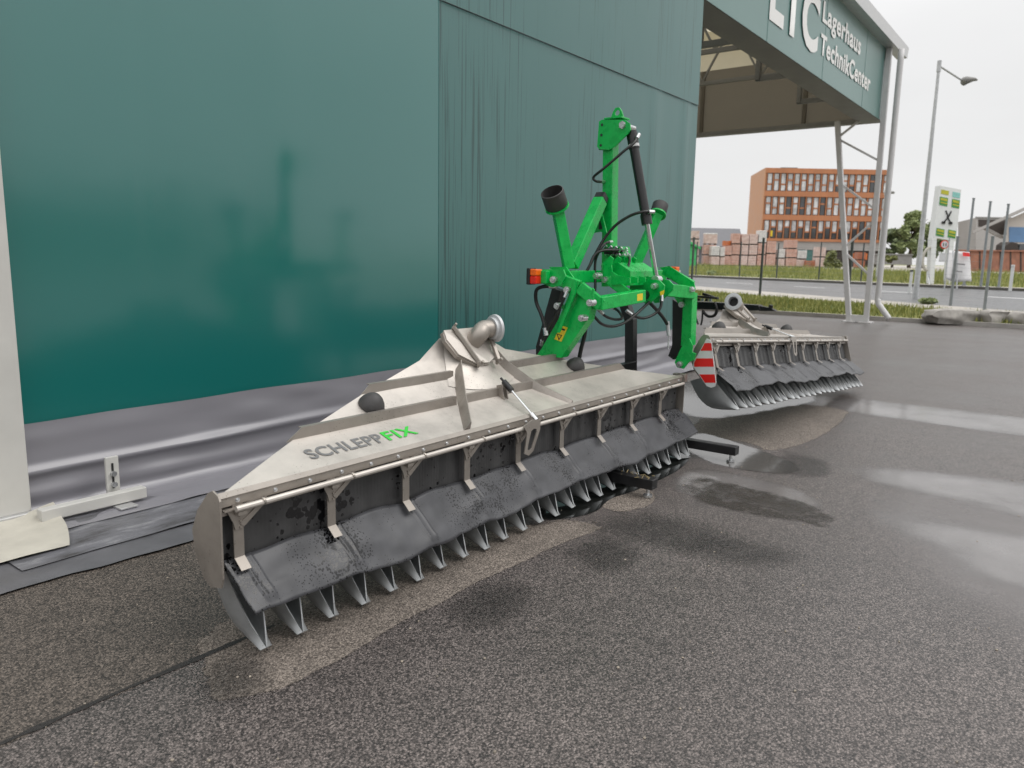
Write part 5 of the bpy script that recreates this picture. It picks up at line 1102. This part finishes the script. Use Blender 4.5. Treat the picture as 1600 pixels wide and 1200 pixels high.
BS = [(1078.5, 1088.5, 361, 419, 4, 'brick_rose', 'pink brick stack partly hidden by the green shed', None),
      (1097, 1116, 366, 417, 3, 'brick_pink', 'wide pink brick stack with white plastic caps next to green shed', 'brick_rose'),
      (1108.5, 1121, 386, 416, 2, 'brick_rose', 'low pale wrapped brick stack between two tall pink ones', 'wrap_white'),
      (1122, 1129, 388, 416, 2, 'brick_rose', 'narrow low pale stack with white cover', 'wrap_white'),
      (1129, 1140, 384, 417, 2, 'brick_pink', 'pink brick stack with orange crate on top', None),
      (1140.5, 1152, 365, 417, 3, 'brick_pink', 'tall three-pack pink brick stack right of the orange crate', None),
      (1153.5, 1164.5, 366, 417, 3, 'brick_rose', 'tall pale pink brick stack beside a dark gap', None),
      (1167, 1179, 366, 418, 3, 'brick_rose', 'tall mauve-pink brick stack right of the dark gap', None),
      (1180, 1192, 362, 418, 3, 'brick_pink', 'tallest pink brick stack with white wrapped top behind dark fence post', 'wrap_white'),
      (1194, 1208, 377, 419, 2, 'brick_pink', 'two-pack brick stack just right of dark fence post', None),
      (1211, 1222, 391, 419, 2, 'brick_rose', 'low pale brick stack before teal shop window', 'wrap_white'),
      (1224.5, 1241, 375, 420, 3, 'brick_pink', 'wide pink brick stack in front of orange office block', None),
      (1241.5, 1256, 393, 420, 2, 'brick_rose', 'low pale pink stack next to the red crates', 'wrap_white'),
      (1271, 1285, 386, 420, 2, 'brick_rose', 'pale brick stack half hidden by the olive bush', None),
      (1336, 1348, 394, 421, 2, 'brick_red', 'red brick stack seen between the column legs', None)]
for i, (x0, x1, yt, yb, n, mt, lb, wrp) in enumerate(BS): brick_stack(x0, x1, yt, yb, n, mt, lb, 78 if i not in (2, 3) else 77, wrp)
def crate(x0, x1, y0, y1, mt, label, D=77.5):
    b = PD((x0+x1)/2, y1, D); w = (x1-x0)/FP*D; h = (y1-y0)/FP*D; rot = Matrix.Rotation(math.atan2(rt.y, rt.x), 3, 'Z')
    def f(bm):
        for s in (-1, 1): bbox(bm, b+rot@Vector((s*w*0.47, 0, h/2)), (w*0.06, 0.8, h), 0, rot)
        for k in range(3): bbox(bm, b+rot@Vector((0, -0.38, h*(0.18+0.32*k))), (w*0.88, 0.04, h*0.24), 0, rot); bbox(bm, b+rot@Vector((0, 0.38, h*(0.18+0.32*k))), (w*0.88, 0.04, h*0.24), 0, rot)
        bbox(bm, b+Vector((0, 0, 0.03)), (w*0.88, 0.72, 0.05), 0, rot)
    o = part('crate', f, mt); tag(o, label, 'crate')
crate(1130, 1140, 376.5, 384, 'crate_orange', 'orange crate on top of a pink brick stack', 78)
crate(1256, 1270.5, 407, 418, 'brick_red', 'low red crate on ground between pale brick stacks')
crate(1330, 1352, 396, 406, 'crate_orange', 'orange stacked crates seen between the column legs', 79)
# ================================================================== BUILDINGS
DB = 112.0
off_ = thing('office_building', 'orange clad office block with three rows of tall windows', 'building', PD(1275, 425, DB))
GZ = 1.1
def lat(px): return (px-CXP)/FP*DB
rh = Vector((rt.x, rt.y, 0)).normalized()
def FB(px, py, off=0.0):   # point on the facade plane (vertical plane across the view)
    d = ray(px, py); h = Vector((d.x, d.y, 0)); k = (DB+off)/(h.dot(fdir)); return CAMP+d*k
def quadz(px0, px1, z0, z1, off, th): 
    a = FB(px0, 400, off); b = FB(px1, 400, off)
    return [Vector((a.x, a.y, z0)), Vector((b.x, b.y, z0)), Vector((b.x, b.y, z1)), Vector((a.x, a.y, z1))], fdir*th
def zat(py): return FB(1250, py).z
X0, X1 = 1187, 1378
ztop, zw = zat(263), [(zat(270.5), zat(299)), (zat(307), zat(336)), (zat(344), zat(373))]
sdir = FB(1165.5, 400, 11.0)-FB(X0, 400, 0.0); sdir.z = 0
def quads(px0, px1, z0, z1, off, k): q, _ = quadz(px0, px1, z0, z1, off, 1); return q, sdir*k
part('core', lambda bm: prism(bm, *quads(X0+0.3, X1, GZ, ztop-0.2, 0.45, 0.94)), 'dark_open', off_)
sidew = part('side_wall', lambda bm: prism(bm, *quads(X0-0.6, X0+1.2, zat(378), ztop, 0.0, 1.0)), 'orange_pale', off_)
for zj in (zw[0][1]+0.2, zw[1][1]+0.2): part('side_joint', lambda bm: prism(bm, *quads(X0-0.9, X0-0.5, zj-0.35, zj-0.25, 0.3, 0.95)), 'dark_open', sidew)
bands = [(zw[0][0], ztop), (zw[1][0], zw[0][1]), (zw[2][0], zw[1][1]), (zat(377), zw[2][1])]
for z0, z1 in bands: part('facade_band', lambda bm: prism(bm, *quadz(X0+1.2, X1, min(z0, z1)-0.02, max(z0, z1), -0.02, 0.45)), 'orange_clad', off_)
part('ground_floor', lambda bm: prism(bm, *quads(X0-0.5, X1, zat(390), zat(377)-0.03, 0.2, 0.96)), 'facade_grey', off_)
part('shop_window', lambda bm: prism(bm, *quadz(1212, 1280, GZ, zat(390.2), 0.3, 0.2)), 'teal_glass', off_)
for px in (1222, 1240, 1258, 1270): part('shop_mullion', lambda bm: prism(bm, *quadz(px, px+2, GZ, zat(390), 0.2, 0.3)), 'facade_grey', off_)
part('roof_box', lambda bm: prism(bm, *quadz(1211, 1236, ztop, ztop+0.45, 3, 5)), 'truss_grey', off_)
random.seed(11)
pitch = 10.55
for fl, (zb_, zt_) in enumerate(zw):
    z0, z1 = min(zb_, zt_), max(zb_, zt_); k = 0; px = X0+2.5
    while px+pitch < X1+2:
        dark = random.random()
        w_ = part('window', lambda bm: prism(bm, *quadz(px+1.4, px+pitch-0.6, z0+0.04, z1-0.04, 0.34, 0.06)), 'pane_dark', off_)
        zs = z0+(z1-z0)*(0.62 if (k+fl) % 2 else 0.38); big = (px+2.0, px+pitch-2.4)
        part('pane', lambda bm: prism(bm, *quadz(big[0], big[1], z0+0.1, zs-0.08, 0.28, 0.05)), 'pane' if not (fl == 2 or dark < 0.12) else 'pane_dark', w_)
        part('pane', lambda bm: prism(bm, *quadz(big[0], big[1], zs+0.08, z1-0.1, 0.28, 0.05)), 'pane' if dark > 0.08 else 'pane_dark', w_)
        part('transom', lambda bm: prism(bm, *quadz(big[0]-0.2, big[1]+0.2, zs-0.1, zs+0.1, 0.2, 0.12)), 'orange_clad', w_)
        part('mullion', lambda bm: prism(bm, *quadz(px-0.35, px+0.9, z0, z1, 0.05, 0.4)), 'orange_clad', off_)
        px += pitch; k += 1
# yellow poster in one window
part('window_poster', lambda bm: prism(bm, *quadz(1201.5, 1204.5, zat(370), zat(361), 0.25, 0.02)), 'yellow_label', off_)
# grey-roofed hall at the left
gb = thing('grey_roof_building', 'low building with grey pitched roof behind the brick stacks', 'building', PD(1110, 416, 100))
part('wall', lambda bm: prism(bm, [PD(1040, 420, 100), PD(1160, 422, 100), PD(1160, 384, 100), PD(1040, 382, 100)], fdir*12), 'roof_grey', gb)
part('roof', lambda bm: prism(bm, [PD(1040, 384, 99), PD(1163, 386, 99), PD(1156, 357.5, 105), PD(1040, 355, 105)], fdir*0.4), 'roof_grey', gb)
part('door', lambda bm: prism(bm, [PD(1118, 420, 99.9), PD(1129, 420, 99.9), PD(1129, 390, 99.9), PD(1118, 390, 99.9)], -fdir*0.05), 'dark_open', gb)
# warehouse and pitched-roof shed at the right
wb_ = thing('grey_warehouse', 'grey box-shaped warehouse with dark upper band behind tall poles', 'building', PD(1530, 430, 90))
part('wall', lambda bm: (prism(bm, [PD(1525, 425, 88), PD(1640, 428, 88), PD(1640, 343, 88), PD(1525, 340, 88)], rdir(1510)*14), prism(bm, [PD(1497, 425, 99), PD(1525.5, 425, 88.02), PD(1525.5, 340, 88.02), PD(1497, 347, 99)], rdir(1497)*3)), 'facade_grey', wb_)
part('roof_edge', lambda bm: prism(bm, [PD(1524, 340.5, 87.9), PD(1640, 343.5, 87.9), PD(1640, 341, 87.9), PD(1524, 338.5, 87.9)], rdir(1510)*14), 'truss_grey', wb_)
part('window_band', lambda bm: prism(bm, [PD(1529, 343, 87.95), PD(1600, 345, 87.95), PD(1600, 356, 87.95), PD(1529, 354, 87.95)], fdir*0.06), 'dark_open', wb_)
sh = thing('pitched_roof_shed', 'cream shed with overhanging pitched roof and blue door', 'building', PD(1590, 425, 70))
part('wall', lambda bm: prism(bm, [PD(1573, 425, 70), PD(1690, 429, 70), PD(1690, 318, 70), PD(1640, 314, 70), PD(1575, 343, 70)], rdir(1560)*10), 'cream_wall', sh)
part('roof', lambda bm: prism(bm, [PD(1519, 361, 69), PD(1521, 364.5, 69), PD(1642, 310, 69), PD(1642, 305, 69)], rdir(1500)*1.2), 'facade_grey', sh)
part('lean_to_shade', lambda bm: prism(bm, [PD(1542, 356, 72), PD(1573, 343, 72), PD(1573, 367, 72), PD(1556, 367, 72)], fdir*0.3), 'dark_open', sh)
part('roof_strut', lambda bm: beam(bm, PD(1539, 357, 70), PD(1566, 371, 71), 0.25, 0.25, 0), 'facade_grey', sh)
part('blue_door', lambda bm: prism(bm, [PD(1577, 354.5, 69.95), PD(1640, 356, 69.95), PD(1640, 380, 69.95), PD(1577, 378, 69.95)], fdir*0.04), 'blue_door', sh)
bw = thing('block_wall', 'long brown block wall with pillars below the warehouse', 'wall', PD(1560, 431, 66))
for k in range(9):
    px = 1500+k*16
    part('wall_panel', lambda bm: prism(bm, [PD(px, 431, 66), PD(px+14.5, 431.5, 66), PD(px+14.5, 391, 66), PD(px, 390.5, 66)], fdir*0.5), 'brown_wall', bw)
    part('pillar', lambda bm: prism(bm, [PD(px-1.6, 431, 65.95), PD(px+0.4, 431.5, 65.95), PD(px+0.4, 391, 65.95), PD(px-1.6, 390.5, 65.95)], fdir*0.6), 'dark_open', bw)
part('coping', lambda bm: prism(bm, [PD(1498, 390, 65.85), PD(1650, 392, 65.85), PD(1650, 394, 65.85), PD(1498, 392, 65.85)], fdir*0.7), 'brown_wall', bw)
bc = thing('parked_machine', 'dark parked machine above the brown wall beside blue door', 'machine', PD(1585, 390, 67))
part('body', lambda bm: (prism(bm, [PD(1572, 391, 67), PD(1592, 391, 67), PD(1590, 380, 67), PD(1580, 378, 67), PD(1573, 383, 67)], fdir*1.5),), 'dark_open', bc)
part('cab', lambda bm: prism(bm, [PD(1592, 391, 67), PD(1606, 391, 67), PD(1605, 381, 67), PD(1594, 381, 67)], fdir*1.5), 'pane_dark', bc)
gw = part('guard_wall', lambda bm: (prism(bm, [PD(1370, 397, 80), PD(1425, 398, 80), PD(1425, 414, 80), PD(1370, 413, 80)], fdir*0.6), prism(bm, [PD(1368, 396, 79.9), PD(1427, 397, 79.9), PD(1427, 399, 79.9), PD(1368, 398, 79.9)], fdir*0.8)), 'truss_grey'); tag(gw, 'low grey wall below the trees behind the street lamp', 'wall')
# ================================================================== VEGETATION
def leaves(name, clumps, size, count, mt, parent=None):
    verts = []; faces = []
    tot = sum(c[1].x*c[1].y*c[1].z for c in clumps)
    for c, r in clumps:
        n = int(count*(r.x*r.y*r.z)/tot)
        for _ in range(n):
            while True:
                p = Vector((random.uniform(-1, 1), random.uniform(-1, 1), random.uniform(-1, 1)))
                if 0.15 < p.length < 1: break
            p = p*(0.55+0.45*random.random()); q = c+Vector((p.x*r.x, p.y*r.y, p.z*r.z)); s = size*random.uniform(0.5, 1.3)
            a = Vector((random.gauss(0, 1), random.gauss(0, 1), random.gauss(0, 1))).normalized(); b_ = a.orthogonal().normalized(); i = len(verts)
            verts += [q-a*s, q+b_*s*0.5, q+a*s, q-b_*s*0.5]; faces.append((i, i+1, i+2, i+3))
    me = bpy.data.meshes.new(name); me.from_pydata(verts, [], faces); return link(name, me, mt, parent)
def tree(px, pb, D, wpx, pt, label, mt='leaf', cnt=7000, group='trees behind the road'):
    b = PD(px, pb, D); b.z = 1.1; H = PD(px, pt, D).z-b.z; w = wpx/FP*D/2
    t = thing('leafy_tree', label, 'tree', b, group)
    def tr(bm):
        tube(bm, [b-Vector((0, 0, 0.3)), b+Vector((0.1, 0, H*0.35)), b+Vector((0, 0.1, H*0.75))], [0.035*H, 0.024*H, 0.008*H], 8)
        for k in range(7):
            a = k*0.9; s = b+Vector((0, 0, H*(0.3+0.06*k))); tube(bm, [s, s+Vector((math.cos(a)*w*0.5, math.sin(a)*w*0.5, H*0.14)), s+Vector((math.cos(a)*w*0.85, math.sin(a)*w*0.85, H*0.22))], [0.012*H, 0.007*H, 0.003*H], 6)
    part('trunk', tr, 'bark', t, smooth=True)
    cl_ = []
    for k in range(44):
        a = random.uniform(0, 6.28); f = random.uniform(0.25, 0.95); rr2 = w*(0.85 if f < 0.6 else 0.85*(1-f)/0.4+0.12)*random.uniform(0.3, 1)
        cl_.append((b+Vector((math.cos(a)*rr2, math.sin(a)*rr2, H*f)), Vector((w*0.27, w*0.27, H*0.075))*random.uniform(0.6, 1.3)))
    leaves('crown', cl_, 0.30, cnt, mt, t)
tree(1394, 415, 120, 64, 358, 'dark green dense tree right behind the downpipe', 'leaf_dark', 7000); tree(1420, 415, 112, 54, 332, 'lighter pointed tree between downpipe and street lamp', 'leaf', 7000); tree(1455, 415, 116, 34, 343, 'bushy tree half hidden behind the pylon sign', 'leaf_dark', 5000); tree(1440, 415, 122, 60, 352, 'broad tree behind the street lamp pole', 'leaf', 6000)
def bush(px, pb, D, wpx, pt, label, mt, cnt, stem=True):
    b = on_ground(px, pb) if D is None else PD(px, pb, D)
    D = dist(b); H = (pb-pt)/FP*D; w = wpx/FP*D/2
    t = thing('bush', label, 'bush', b, 'bushes along the road')
    part('stem', lambda bm: [tube(bm, [b-Vector((0, 0, 0.1)), b+Vector((math.cos(a)*w*0.5, math.sin(a)*w*0.5, H*0.6))], [0.03, 0.012], 5) for a in (0.3, 1.8, 3.6, 5.0)] and None, 'bark', t)
    cl_ = [(b+Vector((random.uniform(-0.6, 0.6)*w, random.uniform(-0.6, 0.6)*w, H*random.uniform(0.15, 0.75))), Vector((w*0.5, w*0.5, H*0.28))) for _ in range(9)]
    leaves('foliage', cl_, 0.09*max(1, D/50), cnt, mt, t)
bush(1300, 421, 74, 32, 388, 'olive green bush standing before the office block ground floor', 'leaf_olive', 2600); bush(1111, 430, None, 15, 421, 'small dark green bush on bank below the pink brick stacks', 'leaf', 700); bush(1450, 475, None, 26, 467, 'small green shrub at foot of the street lamp', 'leaf', 900); bush(1392, 410, 76, 20, 398, 'small scrubby bush under the trees beyond the road', 'leaf_olive', 700)
def blades(name, label, poly_fn, count, hmin, hmax, seed):
    rnd = random.Random(seed); verts = []; faces = []
    for _ in range(count):
        p = poly_fn(rnd)
        if p is None: continue
        cl_ = 0.5+0.8*max(0, noise.noise((p.x*0.35, p.y*0.35, seed)))+0.3*noise.noise((p.x*1.4, p.y*1.4, seed))
        h = rnd.uniform(hmin, hmax)*max(0.25, cl_); a = rnd.uniform(0, 6.28); w = 0.012+0.012*rnd.random()
        s = Vector((math.cos(a), math.sin(a), 0)); l = Vector((rnd.gauss(0, 0.25), rnd.gauss(0, 0.25), 1))*h; i = len(verts)
        verts += [p-s*w, p+s*w, p+l]; faces.append((i, i+1, i+2))
    me = bpy.data.meshes.new(name); me.from_pydata(verts, [], faces); o = link(name, me, 'grass'); tag(o, label, 'grass', kind='stuff')
def row_pt(r0_, r1_, u, t):
    A = smooth_lin(r0_[0], 60); q = []
    for r in (r0_, r1_):
        pts = smooth_lin(r[0], 60); f = u*60; i = min(int(f), 59); ff = f-i; q.append((pts[i][0]*(1-ff)+pts[i+1][0]*ff, pts[i][1]*(1-ff)+pts[i+1][1]*ff))
    return Vector((q[0][0]*(1-t)+q[1][0]*t, q[0][1]*(1-t)+q[1][1]*t, r0_[1]*(1-t)+r1_[1]*t))
def verge_pt(r):
    y = r.uniform(-6, 18); x = r.uniform(24.2, 38); 
    z = zterr(x, y)
    return Vector((x, y, z)) if z < 0.197 else None
blades('verge_grass', 'yellow-green tufty grass on verge between yard and road', verge_pt, 60000, 0.10, 0.34, 3)
def bank_pt(r):
    y = r.uniform(-8, 36); x = r.uniform(44, 72); z = zterr(x, y)
    return Vector((x, y, z)) if 0.56 < z < 1.11 else None
blades('bank_grass', 'tall pale meadow grass on bank beyond the road', bank_pt, 70000, 0.25, 0.7, 9)

# wood across the yard, seen mirrored in the tarpaulin
random.seed(5)
wood = []
for k in range(70):
    a = R(-175+k*1.7); d = random.uniform(62, 78); hgt = random.uniform(5.5, 8.5)
    wood.append((Vector((math.cos(a)*d+6, math.sin(a)*d, hgt*0.5)), Vector((3.2, 3.2, hgt*0.55))))
o = leaves('far_wood', wood, 0.85, 9000, 'leaf_dark'); tag(o, 'dark wood across the yard mirrored in the tarpaulin wall', 'wood', kind='stuff')
